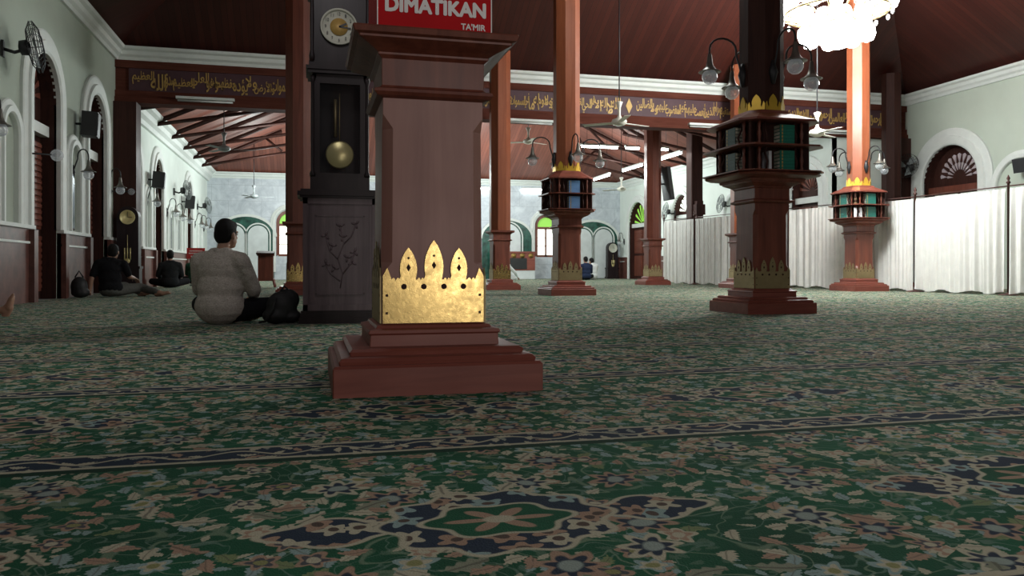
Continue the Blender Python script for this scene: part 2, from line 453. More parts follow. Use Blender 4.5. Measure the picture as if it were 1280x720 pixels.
mapL = lambda s, z, d: (XL-d, s, z)
mapR = lambda s, z, d: (XR+d, s, z)
mapB = lambda s, z, d: (XB+d, s, z)
mapF = lambda s, z, d: (s, YF+d, z)
def arc(sc, r, spring, n=18, ry=None):
    ry = ry or r
    return [(sc+r*math.cos(PI-PI*i/n), spring+ry*math.sin(PI*i/n)) for i in range(n+1)]
def arch_wall(name, mp, s0, s1, z0, z1, ops, mat, depth=.3):
    m = MB(); s = s0
    for sc, r, sill, spring in ops:
        m.quad(mp(s, z0, 0), mp(sc-r, z0, 0), mp(sc-r, z1, 0), mp(s, z1, 0))
        a = arc(sc, r, spring)
        for p, q in zip(a, a[1:]):
            m.quad(mp(*p, 0), mp(*q, 0), mp(q[0], z1, 0), mp(p[0], z1, 0))
        if sill > z0: m.quad(mp(sc-r, z0, 0), mp(sc+r, z0, 0), mp(sc+r, sill, 0), mp(sc-r, sill, 0))
        path = [(sc-r, sill)]+a+[(sc+r, sill)]
        m.mi = 1
        for p, q in zip(path, path[1:]): m.quad(mp(*p, 0), mp(*p, depth), mp(*q, depth), mp(*q, 0))
        m.mi = 0
        s = sc+r
    m.quad(mp(s, z0, 0), mp(s1, z0, 0), mp(s1, z1, 0), mp(s, z1, 0))
    # back of the wall
    m.quad(mp(s0, z0, depth+.25), mp(s1, z0, depth+.25), mp(s1, z1, depth+.25), mp(s0, z1, depth+.25))
    return m.build(name, [mat, M['dark']], kind='structure')
def moulding(name, mp, sc, r, spring, bottom, w, mat, prof=None, parent=None):
    prof = prof or [(0, .03), (0, -.06), (.10, -.085), (.52, -.095), (.56, -.06), (.92, -.055), (1, -.04), (1, .01)]
    path = [((sc-r, bottom), (-1, 0))]+[((sc+r*math.cos(PI-PI*i/20), spring+r*math.sin(PI*i/20)), (math.cos(PI-PI*i/20), math.sin(PI*i/20))) for i in range(21)]+[((sc+r, bottom), (1, 0))]
    m = MB()
    m.rings([[mp(p[0]+n[0]*o*w, p[1]+n[1]*o*w, d) for o, d in prof] for p, n in path], closed=False)
    return m.build(name, mat, parent, kind='structure')
TR = [0]
def trim(): TR[0] += 1; return 'trim_%d' % TR[0]
WN = [0]; DN = [0]

doorsL = [(9.95, .62), (12.8, .62), (15.65, .62)]
doorsLb = [(18.75, .62), (21.6, .62), (26.85, .62)]
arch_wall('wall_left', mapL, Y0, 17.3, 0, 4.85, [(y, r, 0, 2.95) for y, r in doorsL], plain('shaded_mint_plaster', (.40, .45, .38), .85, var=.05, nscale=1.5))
arch_wall('wall_left_back', mapL, 17.3, YF, 0, 4.1, [(y, r, 0, 2.58) for y, r in doorsLb], M['wallb'])
arch_wall('wall_right', mapR, Y0, 17.3, 0, 4.85, [(15.72, .84, 0, 2.55)], M['wall'])
arch_wall('wall_right_back', mapB, 17.3, YF, 0, 4.1, [(18.6, .62, 0, 2.5), (25.9, .62, 0, 2.45), (29.75, .9, 0, 2.2)], M['wallb'])
arch_wall('wall_back', mapF, XL, XB, 0, 4.05, [(-.78, .48, .9, 2.2), (9.55, .48, .9, 2.2)], M['marble'])
MB().box(XB, XR+.3, YB+.1, YB+.3, 0, 3.8).build('wall_corner', M['wallb'], kind='structure')

def arched_door(mp, sc, r, spring, lintel, glass=None):
    DN[0] += 1
    root = holder('door_%d' % DN[0], mp(sc, 0, .2))
    lo = Vector(root.location)
    f = lambda s, z, d: tuple(Vector(mp(s, z, d))-lo)
    m = MB()
    m.prism([(sc-r, 0), (sc+r, 0)]+list(reversed(arc(sc, r, spring))), f, .22, .28)
    m.build('door_panel', M['dark'], root)
    m = MB()
    for k in (-1, 1):
        for z0, z1 in ((.12, .95), (1.05, lintel-.1)):
            a0, a1 = (sc-r+.06, sc-.05) if k < 0 else (sc+.05, sc+r-.06)
            m.prism([(a0, z0), (a1, z0), (a1, z1), (a0, z1)], f, .19, .23)
            n = int((z1-z0)/.09)
            for i in range(n):
                zz = z0+.05+i*.09
                m.prism([(a0+.05, zz), (a1-.05, zz), (a1-.05, zz+.05), (a0+.05, zz+.05)], f, .165, .19)
    m.build('door_leaf', M['teak'], root)
    MB().prism([(sc-r, lintel), (sc+r, lintel), (sc+r, lintel+.16), (sc-r, lintel+.16)], f, .1, .24).build('transom', M['white'], root)
    m = MB()
    for i in range(9):
        a = PI*(i+.5)/9
        c, s_ = math.cos(a), math.sin(a)
        p0 = (sc+.12*c, spring+.02+.12*s_); p1 = (sc+(r-.08)*c, spring+.02+(r-.08)*s_)
        t = (-s_*.045, c*.045)
        m.prism([p0, (p1[0]-t[0], p1[1]-t[1]), (p1[0]+t[0]*.2, p1[1]+t[1]*.2+.02), (p1[0]+t[0], p1[1]+t[1])], f, .195, .225)
    m.build('fanlight', M[glass or 'teak'], root)
    return root
for y, r in doorsL:
    arched_door(mapL, y, r, 2.95, 2.45); moulding(trim(), mapL, y, r, 2.95, 1.05, .34, M['white'])
for y, r in doorsLb:
    arched_door(mapL, y, r, 2.58, 2.2); moulding(trim(), mapL, y, r, 2.58, .95, .33, M['white'])
arched_door(mapB, 29.75, .9, 2.2, 2.1, 'greenglass'); moulding(trim(), mapB, 29.75, .9, 2.2, 0, .3, M['white'])
arched_door(mapB, 25.9, .62, 2.45, 2.2, 'glow'); moulding(trim(), mapB, 25.9, .62, 2.45, 0, .32, M['white'])
arched_door(mapB, 18.6, .62, 2.5, 2.2); moulding(trim(), mapB, 18.6, .62, 2.5, 0, .34, M['white'])
# small blind arches between the doors of the side walls
for mp, sc, r, sp, bt in ((mapL, 11.37, .25, 2.2, 1.0), (mapL, 14.22, .25, 2.2, 1.0), (mapL, 20.2, .25, 2.0, .95), (mapL, 23.45, .3, 1.75, .95), (mapL, 24.75, .3, 1.75, .95), (mapL, 29.3, .3, 1.9, .95),
                          (mapR, 13.75, .62, 2.2, 0), (mapR, 12.0, .62, 2.2, 0), (mapB, 22.2, .6, 2.1, 0)):
    moulding(trim(), mp, sc, r, sp, bt, .18, M['white'])
moulding(trim(), mapR, 15.72, .84, 2.55, 0, .40, M['white'])

# arched window in the right wall
WN[0] += 1
w = holder('window_1', (XR+.15, 15.72, 0))
fw = lambda s, z, d: (d, s-0, z)
m = MB(); m.prism([(-.84, 0), (.84, 0)]+list(reversed(arc(0, .84, 2.55))), fw, .12, .18); m.build('window_frame', M['dark'], w)
m = MB()
for i in range(11):
    a = PI*(i+.5)/11; c, s_ = math.cos(a), math.sin(a)
    for r0, r1, tw in ((.20, .36, .03), (.38, .56, .05)):
        p0 = (r0*c, 2.62+r0*s_); p1 = (r1*c, 2.62+r1*s_); t = (-s_*tw, c*tw)
        m.prism([p0, (p1[0]-t[0], p1[1]-t[1]), (p1[0]*1.04, 2.62+(p1[1]-2.62)*1.06), (p1[0]+t[0], p1[1]+t[1])], fw, .095, .13)
m.build('pane', plain('fan_glass', (.48, .42, .45), .4), w)
MB().box(-.02, .12, -.84, .84, 2.30, 2.44).build('transom', M['teak'], w)
m = MB()
m.box(.08, .12, -.74, -.06, .3, 2.25).box(.08, .12, .06, .74, .3, 2.25); m.build('shutter', M['white'], w)

# back wall arches, windows, niche
def far_arch(sc, half, top, double):
    root = holder(trim())
    f = lambda s, z, d: (s, YF-.02+d, z)
    ry = .75 if half > .9 else .7
    sp = top-ry
    m = MB(); m.prism([(sc-half, 0), (sc+half, 0)]+list(reversed(arc(sc, half, sp, 20, ry))), f, -.06, -.01); m.build('green_arch', M['gmarble'], root)
    m = MB()
    a = arc(sc, half, sp, 20, ry); b = arc(sc, half+.1, sp, 20, ry+.1)
    m.rings([[f(*p, -.01), f(*p, -.09), f(*q, -.09), f(*q, -.01)] for p, q in zip(a, b)], closed=False); m.build('arch_line', M['white'], root)
    cs = [(sc-half*.42, half*.36), (sc+half*.42, half*.36)] if double else [(sc, half*.55)]
    for c, r in cs:
        s2 = sp+.05
        m = MB(); m.prism([(c-r, .02), (c+r, .02)]+list(reversed(arc(c, r, s2))), f, -.08, -.06); m.build('inner_panel', M['wmarble'], root)
        m = MB(); a = arc(c, r+.05, s2); b = arc(c, r+.10, s2)
        a = [(c-r-.05, .02)]+a+[(c+r+.05, .02)]; b = [(c-r-.10, .02)]+b+[(c+r+.10, .02)]
        m.rings([[f(*p, -.05), f(*p, -.10), f(*q, -.10), f(*q, -.05)] for p, q in zip(a, b)], closed=False); m.build('inner_line', M['white'], root)
    return root
for sc, half, dbl in ((-2.35, 1.02, True), (1.2, 1.0, True), (4.55, 1.3, True), (7.85, 1.05, False), (11.6, 1.1, True)):
    far_arch(sc, half, 2.4, dbl)
for sc in (-.78, 9.55):
    WN[0] += 1
    root = holder('window_%d' % WN[0], (sc, YF, 0))
    f = lambda s, z, d: (s, d, z)
    m = MB()
    a = arc(0, .48, 2.2); b = arc(0, .36, 2.2)
    a = [(-.48, .9)]+a+[(.48, .9)]; b = [(-.36, .98)]+b+[(.36, .98)]
    m.rings([[f(*p, .1), f(*p, .02), f(*q, .02), f(*q, .1)] for p, q in zip(a, b)], closed=False)
    m.box(-.40, .40, .03, .1, 2.06, 2.16).box(-.03, .03, .03, .1, .9, 2.1).box(-.40, .40, .03, .1, .9, .99)
    for z in (1.35, 1.7): m.box(-.4, .4, .06, .1, z, z+.025)
    m.build('window_frame', M['teak'], root)
    MB().box(-.4, .4, .12, .14, .95, 2.1).build('pane', M['glow'], root)
    m = MB(); m.prism([(-.38, 2.14)]+[(.38, 2.14)]+list(reversed(arc(0, .38, 2.2))), f, .12, .14); m.build('pane', M['greenglass'], root)
    moulding(trim(), mapF, sc, .50, 2.2, .3, .2, M['white'])

# dado panelling on the side walls
def dado(name, mp, segs, h, mat):
    m = MB(); led = MB()
    for a, b in segs:
        m.rings([[mp(a, 0, 0), mp(a, 0, -.06), mp(a, h, -.06), mp(a, h, 0)], [mp(b, 0, 0), mp(b, 0, -.06), mp(b, h, -.06), mp(b, h, 0)]])
        led.rings([[mp(a, h, 0), mp(a, h, -.10), mp(a, h+.05, -.10), mp(a, h+.05, 0)], [mp(b, h, 0), mp(b, h, -.10), mp(b, h+.05, -.10), mp(b, h+.05, 0)]])
        led.rings([[mp(a, h-.2, 0), mp(a, h-.2, -.08), mp(a, h-.17, -.08), mp(a, h-.17, 0)], [mp(b, h-.2, 0), mp(b, h-.2, -.08), mp(b, h-.17, -.08), mp(b, h-.17, 0)]])
        for e in (a+.08, b-.08):
            m.rings([[mp(e-.08, 0, 0), mp(e-.08, 0, -.13), mp(e-.08, h-.01, -.13), mp(e-.08, h-.01, 0)], [mp(e+.08, 0, 0), mp(e+.08, 0, -.13), mp(e+.08, h-.01, -.13), mp(e+.08, h-.01, 0)]])
    o = m.build(name, mat, kind='structure'); led.build('dado_ledge', M['white'], o)
g = NG('brown_dado'); n = g.noise(g.obj(), 6, 5, .65)
g.set(col=g.ramp(n, [(.3, (.075, .028, .022)), (.7, (.17, .07, .055))]), rough=.35); M['dado'] = g.m
gaps = [Y0]+[v for y, r in doorsL for v in (y-r-.02, y+r+.02)]+[17.0]
dado('baseboard_left', mapL, [(gaps[i], gaps[i+1]) for i in range(0, len(gaps), 2)], 1.0, M['dado'])
gaps = [17.5]+[v for y, r in doorsLb for v in (y-r-.02, y+r+.02)]+[YF]
dado('baseboard_left_back', mapL, [(gaps[i], gaps[i+1]) for i in range(0, len(gaps), 2)], .9, M['dado'])
dado('baseboard_right_back', mapB, [(19.3, 25.2), (26.6, 28.8), (30.7, YF)], .9, M['dado'])

# cornices
CP = [(0, 0), (-.05, 0), (-.07, .06), (-.12, .10), (-.14, .17), (-.20, .20), (-.22, .25), (0, .25)]
def cornice(mp, a, b, z, sc=1):
    m = MB(); m.rings([[mp(s, z+pz*sc, d*sc) for d, pz in CP] for s in (a, b)]); return m.build(trim(), M['white'], kind='structure')
cornice(mapL, Y0, YB, 4.6); cornice(mapR, Y0, YB, 4.6)
cornice(mapL, 17.5, YF, 3.72, 1.5); cornice(mapB, 17.5, YF, 3.80, 1.1); cornice(mapF, XL, XB, 3.85, .9)
cornice(lambda s, z, d: (s, YB+d, z), XL, XR, 4.6)

# beam with the gilded verses
bm = MB(); bm.box(XL, XR, YB, YB+.3, 3.75, 4.62); bm.box(XL, XR, YB-.06, YB, 4.45, 4.6); bm.box(XL, XR, YB-.06, YB, 3.86, 4.0); bm.box(XL, XR, YB-.1, YB, 3.75, 3.86)
beam = bm.build('trim_beam', M['beam'], kind='structure')
m = MB(); m.box(XL+.25, XR-.25, YB-.03, YB, 4.0, 4.45); m.build('inscription_panel', M['band'], beam)
KURSI_A = 'الله لا إله إلا هو الحي القيوم لا تأخذه سنة ولا نوم له ما في السموات وما في الأرض من ذا الذي يشفع عنده إلا بإذنه يعلم ما بين أيديهم وما خلفهم ولا يحيطون بشيء من علمه إلا بما شاء'
KURSI_B = 'وسع كرسيه السموات والأرض ولا يؤده حفظهما وهو العلي العظيم صدق الله العظيم'
FATIHA = 'بسم الله الرحمن الرحيم الحمد لله رب العالمين الرحمن الرحيم مالك يوم الدين إياك نعبد وإياك نستعين اهدنا الصراط المستقيم صراط الذين أنعمت عليهم غير المغضوب عليهم ولا الضالين'
for body, a, b in ((KURSI_B, -3.4, .1), (KURSI_A, .25, 6.95), (FATIHA, 7.4, 14.4)):
    words = body.split(); ln = [len(w_)+.9 for w_ in words]; tot = sum(ln); x = b
    for i, w_ in enumerate(words):
        ww = (b-a)*ln[i]/tot; cxw = x-ww/2; x -= ww
        text_mesh('gilded_word', shape(w_), M['gold'], beam, w=ww*1.22, h=.27+.03*(i % 3), offset=.012, extrude=.008,
                  mtx=Matrix.Translation((cxw, YB-.035, 4.225+(.045, -.05, .0, -.035)[i % 4])) @ FACE_S)
m = MB(); m.prism([(7.18-.08, 4.22), (7.18, 4.05), (7.18+.08, 4.22), (7.18, 4.40)], lambda a, b, d: (a, d, b), YB-.05, YB-.03); m.build('gilded_diamond', M['gold'], beam)
# wooden pilaster where the beam meets the left wall, and one at the right
MB().box(XL, XL+.42, YB-.2, YB+.25, 0, 3.75).build(trim(), M['dark'], kind='structure')
MB().box(XR-.35, XR, YB-.2, YB+.2, 0, 3.75).build(trim(), M['dark'], kind='structure')

# roofs
ZE, SL = 4.85, .6
def zroof(x, y): return ZE+SL*min(x-XL, XR-x, YB-y, y-3.6)
yc = (YB+3.6)/2; hx = (YB-3.6)/2; zr = ZE+SL*hx
r = MB(); r.quad((XL, YB, ZE), (XR, YB, ZE), (XR-hx, yc, zr), (XL+hx, yc, zr)); r.quad((XL, 3.6, ZE), (XR, 3.6, ZE), (XR-hx, yc, zr), (XL+hx, yc, zr))
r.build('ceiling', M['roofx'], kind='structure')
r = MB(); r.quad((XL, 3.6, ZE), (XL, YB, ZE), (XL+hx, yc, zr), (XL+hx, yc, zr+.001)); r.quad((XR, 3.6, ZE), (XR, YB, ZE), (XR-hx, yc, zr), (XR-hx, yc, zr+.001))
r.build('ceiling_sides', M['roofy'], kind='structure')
SB = .45; ZB = 4.05
def zback(x, y): return ZB+SB*min(x-XL, XB-x, YF-y)
hb = (XB-XL)/2; xm = (XL+XB)/2
r = MB(); r.quad((XL, YF, ZB), (XB, YF, ZB), (xm, YF-hb, ZB+SB*hb), (xm+.001, YF-hb, ZB+SB*hb)); r.build('ceiling_back_end', M['roofbx'], kind='structure')
r = MB(); r.quad((XL, YB+.3, ZB), (XL, YF, ZB), (xm, YF-hb, ZB+SB*hb), (xm, YB+.3, ZB+SB*hb)); r.quad((XB, YB+.3, ZB), (XB, YF, ZB), (xm, YF-hb, ZB+SB*hb), (xm, YB+.3, ZB+SB*hb))
r.build('ceiling_back', M['roofby'], kind='structure')
MB().box(XB, XR+.3, YB+.3, YB+4, 4.05, 4.1).build('ceiling_corner', M['roofbx'], kind='structure')
# rafters and ties of the low roof
for i, y in enumerate((18.6, 20.6, 22.6, 24.6, 26.6, 28.6)):
    for sgn, xw in ((1, XL), (-1, XB)):
        m = MB()
        e = min(hb, (YF-y))-.3
        m.tube([(xw+sgn*.05, y, ZB-.12), (xw+sgn*e, y, ZB+SB*e-.10)], .06, 4)
        m.tube([(xw+sgn*.12, y, ZB-.14), (xw+sgn*min(3.6, e+.6), y, ZB+.50)], .045, 4)
        m.tube([(xw+sgn*min(3.4, e), y, ZB+.45), (xw+sgn*e*.8, y, ZB+SB*e*.8-.1)], .04, 4)
        m.build(trim(), M['dark'], kind='structure')

# ------------------------------------------------------------------ pillars
PED = [(0, .40, .004), (.105, .40, .004), (.115, .392, .004), (.115, .375, .004), (.128, .378, .004), (.140, .368, .004), (.146, .335, .004), (.160, .338, .004), (.170, .325, .004), (.172, .256, .003),
       (.215, .254, .003), (.222, .262, .003), (.234, .258, .003), (.240, .232, .003), (.250, .226, .003), (.256, .206, .002)]
BODY = [(.256, .206, .0015), (.45, .205, .0015), (.50, .205, .040), (1.03, .2015, .040), (1.085, .2015, .0015), (1.150, .2015, .0015)]
CAP = [(1.150, .2015, .002), (1.158, .226, .003), (1.170, .238, .003), (1.182, .236, .003), (1.192, .212, .002), (1.20, .206, .002), (1.305, .206, .002),
       (1.318, .222, .003), (1.326, .222, .003), (1.338, .244, .003), (1.352, .275, .004), (1.364, .300, .004), (1.372, .300, .004), (1.378, .318, .004), (1.396, .325, .004), (1.402, .322, .004)]
def leafp(cx, w, h, base, n=8):
    L = [(cx-w*math.sin(PI*(.25+.75*i/n))**.8 if i < n else cx, base+h*i/n) for i in range(n+1)]
    R = [(2*cx-x, z) for x, z in reversed(L[:-1])]
    return L+R
def plate_outline(hw, h):
    pts = [(-hw, 0), (hw, 0), (hw, h+.012), (hw-.018, h+.045), (hw-.034, h)]
    def bump(x0, x1, hh):
        return [(x0+(x1-x0)*i/8, h-.008+hh*math.sin(PI*i/8)**.6) for i in range(1, 8)]
    xs = hw-.034
    tops = [(hw*.5, .034, .13), (0, .038, .16), (-hw*.5, .034, .13)]
    cur = xs
    for cx, w, hh in tops:
        e = cx+w
        mid = (cur+e)/2
        pts += [(p) for p in bump(cur, mid, .013)]+[(mid, h-.008)]+[(p) for p in bump(mid, e, .013)]+[(e-.006, h-.004)]
        lf = leafp(cx, w, hh, h-.005)
        pts += list(reversed(lf))[1:-1]
        cur = cx-w
    e = -xs; mid = (cur+e)/2
    pts += bump(cur, mid, .013)+[(mid, h-.008)]+bump(mid, e, .013)
    pts += [(-hw+.034, h), (-hw+.018, h+.045), (-hw, h+.012)]
    return pts
PLATE = {}
def plate_mesh(hw, h):
    m = MB()
    f = lambda a, b, d: (a, d, b)
    m.prism(plate_outline(hw, h), f, -.006, 0)
    m.mi = 1
    for cx in (-.118, -.04, .04, .118):
        m.prism([(cx*hw/.2+.0115*math.cos(2*PI*i/10), h-.030+.0115*math.sin(2*PI*i/10)) for i in range(10)], f, -.0072, -.006)
    for cx, zz in ((-hw*.5, h+.045), (0, h+.055), (hw*.5, h+.045)):
        m.prism([(cx-.009, zz), (cx, zz-.015), (cx+.009, zz), (cx, zz+.015)], f, -.0072, -.006)
        m.prism([(cx+.005*math.cos(2*PI*i/8), zz+.038+.005*math.sin(2*PI*i/8)) for i in range(8)], f, -.0072, -.006)
    for cx in (-hw+.016, hw-.016):
        for zz in (.04, h-.065): m.prism([(cx-.005, zz-.005), (cx+.005, zz-.005), (cx+.005, zz+.005), (cx-.005, zz+.005)], f, -.0072, -.006)
    return m
def pillar(label, x, y, top, plate='brassd', rack=False, body='teak', shaft='teak', small=False, crown=True, rs=1.0):
    root = thing('pillar', label, 'pillar', (x, y, 0))
    k = .92 if small else 1.0
    S_ = lambda L: [(z*(.9 if small else 1), h*k, c*k) for z, h, c in L]
    MB().stack(S_(PED)).build('plinth', M['plinth'], root)
    MB().stack(S_(BODY)).build('pedestal', M[body], root)
    MB().stack(S_(CAP) if not small else [(z*.9, min(h*k, .262), c) for z, h, c in CAP]).build('capital', M['teak'], root)
    zc = 1.402*(.9 if small else 1)
    o = .215*.586
    sh = .212
    MB().stack([(zc, sh, sh*.586), (top, sh, sh*.586)]).build('shaft', M[shaft], root)
    for a in range(4):
        p = plate_mesh(.203*k, .175).build('brass_plate', [M[plate if a in (0,) else 'brassd'], M['dark']], root)  # other faces get duller brass, their shade put into the colour
        p.rotation_euler = (0, 0, -a*PI/2)
        d = .2065*k+.001
        p.location = [(0, -d, .258*(.9 if small else 1)), (-d, 0, .258*(.9 if small else 1)), (0, d, .258*(.9 if small else 1)), (d, 0, .258*(.9 if small else 1))][a]
    if rack:
        rk = MB().stack([(zc, .335, .09), (zc+.02, .40*rs, .12), (zc+.035, .41*rs, .12), (zc+.05, .40*rs, .12)]).build('book_rack', M['teak'], root)
        MB().stack([(zc+.315, .42*rs, .12), (zc+.333, .42*rs, .12)]).build('shelf_board', M['teak'], rk)
        MB().stack([(zc+.055, .425*rs, .12), (zc+.068, .425*rs, .12)]).build('shelf_board', M['teak'], rk)
        MB().stack([(zc+.575, .40*rs, .13), (zc+.595, .40*rs, .13), (zc+.68, .27, .09), (zc+.72, .235, .09)]).build('rack_roof', M['plinth'], rk)
        MB().stack([(zc+.068, .245, .06), (zc+.575, .245, .06)]).build('rack_core', M['dark'], rk)
        for a in range(4):
            MB().box(.28, .485, -.014, .014, zc+.068, zc+.575, Matrix.Rotation(PI/4+a*PI/2, 4, 'Z')).build('corner_panel', M['dark'], rk)
        for qx, qy in ((-1, -1), (1, -1), (-1, 1), (1, 1)):
            for px, py in ((.355, .245), (.245, .355)):
                b = MB()
                for z0, hh in ((zc+.068, .247), (zc+.333, .242)):
                    b.lathe([(.012, z0), (.020, z0+.02), (.012, z0+.05), (.021, z0+.11), (.012, z0+.17), (.018, z0+hh-.03), (.012, z0+hh)], (qx*px, qy*py, 0), 8)
                b.build('baluster', M['teak'], rk)
        for a in range(4):
            b = MB()
            for sx in (-.17, .17):
                b.tube([(sx, -.36, zc+.07), (sx, -.385, zc+.16), (sx, -.34, zc+.25), (sx, -.37, zc+.315)], .011, 6)
                b.tube([(sx, -.35, zc+.333), (sx, -.38, zc+.42), (sx, -.335, zc+.51), (sx, -.345, zc+.575)], .011, 6)
            o_ = b.build('scroll_upright', M['dark'], rk); o_.rotation_euler = (0, 0, a*PI/2)
        if crown:
            c = MB()
            ap = sh+.006
            wd = sh*math.tan(PI/8)
            for i in range(8):
                a = i*PI/4
                fn = lambda s, z, d, a=a: (math.cos(a)*(ap+d)-math.sin(a)*s, math.sin(a)*(ap+d)+math.cos(a)*s, z)
                z0 = zc+.69
                pts = [(-wd, z0), (wd, z0), (wd, z0+.10), (wd*.82, z0+.125), (wd*.62, z0+.06)]
                pts += list(reversed(leafp(0, wd*.55, .13, z0+.07)))[1:-1]+[(-wd*.62, z0+.06), (-wd*.82, z0+.125), (-wd, z0+.10)]
                c.prism(pts, fn, 0, .006)
            c.build('crown_collar', M['crown'], root)
    return root
near = pillar('nearest dark red wooden pillar with a shiny brass plate, carrying a red sign', .48, 3.36, 4.8, plate='brass', body='pink', shaft='teak')
pD = pillar('dark octagonal pillar with book rack, large one right of centre in front of the curtain', 4.69, 7.57, zroof(4.69, 7.57)-.2, rack=True, shaft='dark', rs=1.17)
pC = pillar('reddish pillar with book rack and two blue book stacks, directly right of the nearest pillar', 4.3, 13.05, zroof(4.3, 13.05)-.2, rack=True, shaft='orange')
pE = pillar('orange lit pillar with book rack under the chandelier, before the white curtain', 10.82, 13.88, zroof(10.82, 13.88)-.2, rack=True, shaft='orange', rs=1.1)
pB = pillar('plain slim pillar with small brass plate seen between the nearest pillar and the blue-book pillar', 3.95, 16.55, zroof(3.95, 16.55)-.12, plate='brass', small=True, shaft='orange')
pF = pillar('plain slim pillar at the left end of the curtain with a black screen on its side', 9.06, 20.0, zback(9.06, 20)-.12, small=True)
pI = pillar('plain slim pillar mostly hidden behind the dark book-rack pillar', 9.68, 16.5, zroof(9.68, 16.5)-.12, small=True, shaft='orange')
pH = pillar('plain orange-edged pillar behind the tall black clock', -.2, 14.3, zroof(-.2, 14.3)-.12, plate='brass', small=True)
pG = pillar('plain dark pillar behind the white curtain right of the lit orange pillar', 13.75, 16.45, zroof(13.75, 16.45)-.12, small=True, shaft='dark')
MB()
pk = thing('post', 'square dark wooden post standing behind the curtain beside the slim pillar', 'post', (10.93, 21.2, 0))
MB().stack([(0, .24, .01), (.12, .24, .01), (.14, .18, .02), (4.4, .18, .02)]).build('post_shaft', M['dark'], pk)
m = MB()
m.box(-.14, .14, -.40, -.18, 2.0, 2.3).box(-.1, .1, -.35, -.18, 1.9, 2.4); m.build('bracket', M['dark'], pk)

# ------------------------------------------------------------------ sign on the nearest pillar
sg = thing('sign', 'red sign with white capitals standing on the nearest pillar', 'sign', (.48, 3.36, 1.403))
ms = MB(); ms.box(-.228, .228, -.252, -.236, 0, .42); ms.build('board', M['red'], sg)
ms = MB(); ms.box(-.228, -.216, -.236, .21, 0, .42); ms.build('side_board', M['red'], sg)
for x in (-.2265, .2265): MB().box(x-.0022, x+.0022, -.2535, -.252, 0, .42).build('white_edge', M['letter'], sg)
text_mesh('lettering', 'DIMATIKAN', M['letter'], sg, w=.395, h=.054, bold=.0036, extrude=.01, mtx=Matrix.Translation((.003, -.2535, .104)) @ FACE_S @ Matrix.Scale(.12, 4, (0, 0, 1)))
text_mesh('lettering', "TA'MIR", M['letter'], sg, w=.098, h=.024, bold=.0010, extrude=.01, mtx=Matrix.Translation((.152, -.2535, .036)) @ FACE_S @ Matrix.Scale(.12, 4, (0, 0, 1)))
text_mesh('lettering', 'HARAP', M['letter'], sg, w=.255, h=.056, bold=.0036, extrude=.01, mtx=Matrix.Translation((.03, -.2535, .199)) @ FACE_S @ Matrix.Scale(.12, 4, (0, 0, 1)))

# ------------------------------------------------------------------ books
def book(name, mats, dims, loc, rz, label, group, standing=False):
    o = thing(name, label, 'book', loc, rz, group)
    L, W, T = dims
    if standing:
        MB().box(-T/2, T/2, -W/2, W/2, 0, L).build('cover', M[mats[0]], o)
    else:
        # spine towards -Y
        m = MB(); m.box(-L/2, L/2, -W/2, W/2, 0, .003); m.box(-L/2, L/2, -W/2, W/2, T-.003, T); m.box(-L/2, L/2, -W/2, -W/2+.006, .003, T-.003)
        m.build('cover', M[mats[0]], o)
        MB().box(-L/2+.004, L/2-.004, -W/2+.006, W/2-.005, .003, T-.003).build('pages', M['page'], o)
        MB().box(-L/2+.02, -L/2+.035, -W/2-.0015, -W/2, .004, T-.004).build('spine_label', M['gold'], o)
    return o
ORD = ['at bottom', 'second from bottom', 'third from bottom', 'fourth from bottom', 'fifth from bottom', 'sixth from bottom']
zc = 1.402
def book_stack(px, py, ang, along, shelf, n, mat, who, bay, T=.034, dims=(.17, .12)):
    z = zc+(.068 if shelf == 0 else .333)
    ca, sa = math.cos(ang), math.sin(ang)
    x = px+ca*along-sa*(-.31); y = py+sa*along+ca*(-.31)
    row = 'lower' if shelf == 0 else 'upper'
    for i in range(n):
        book('book', [mat], (dims[0], dims[1], T), (x, y, z+i*(T+.0015)), ang, '%s book %s of %s %s stack on %s' % ({'bookg': 'green', 'bookd': 'dark green', 'bookb': 'blue', 'bookt': 'teal'}[mat], ORD[i], row, bay, who), 'books in %s' % who)
W_, N_ = -PI/2, 0
D_ = 'the dark book-rack pillar'
for sh_ in (0, 1):
    book_stack(4.69, 7.57, N_, .07, sh_, 6, 'bookg', D_, 'front')
    book_stack(4.69, 7.57, W_, .0, sh_, 6, 'bookd', D_, 'left', dims=(.19, .12))
    book_stack(4.3, 13.05, N_, .02, sh_, 5, 'bookb', 'the blue-book pillar', 'front', T=.040, dims=(.19, .12))
    book_stack(10.82, 13.88, N_, .0, sh_, 6, 'bookt', 'the orange lit pillar', 'right', dims=(.22, .12))
    book_stack(10.82, 13.88, W_, .0, sh_, 6, 'bookt', 'the orange lit pillar', 'left', dims=(.22, .12))
book('book', ['bookw'], (.20, .13, .03), (4.69-.13, 7.57-.31, zc+.068), 0, 'white-spined book standing upright in the lower front bay of the large dark book-rack pillar', None, True)
book('book', ['bookw'], (.19, .05, .08), (10.82-.325, 13.88-.325, zc+.068), PI/4, 'white booklet standing at the corner of the lower shelf of the orange lit pillar', None, True)
book('book', ['bookw'], (.19, .05, .04), (10.82-.24, 13.88-.36, zc+.068), 0, 'narrow white book standing right of the white booklet on the orange lit pillar', None, True)
o = thing('lamp_ornament', 'small brass ornament on the upper corner shelf of the orange lit pillar', 'ornament', (10.82-.325, 13.88-.325, zc+.333))
MB().lathe([(.03, 0), (.035, .02), (.012, .05), (.03, .10), (.012, .15), (.02, .18), (.004, .21)], seg=10).build('body', M['brassd'], o)

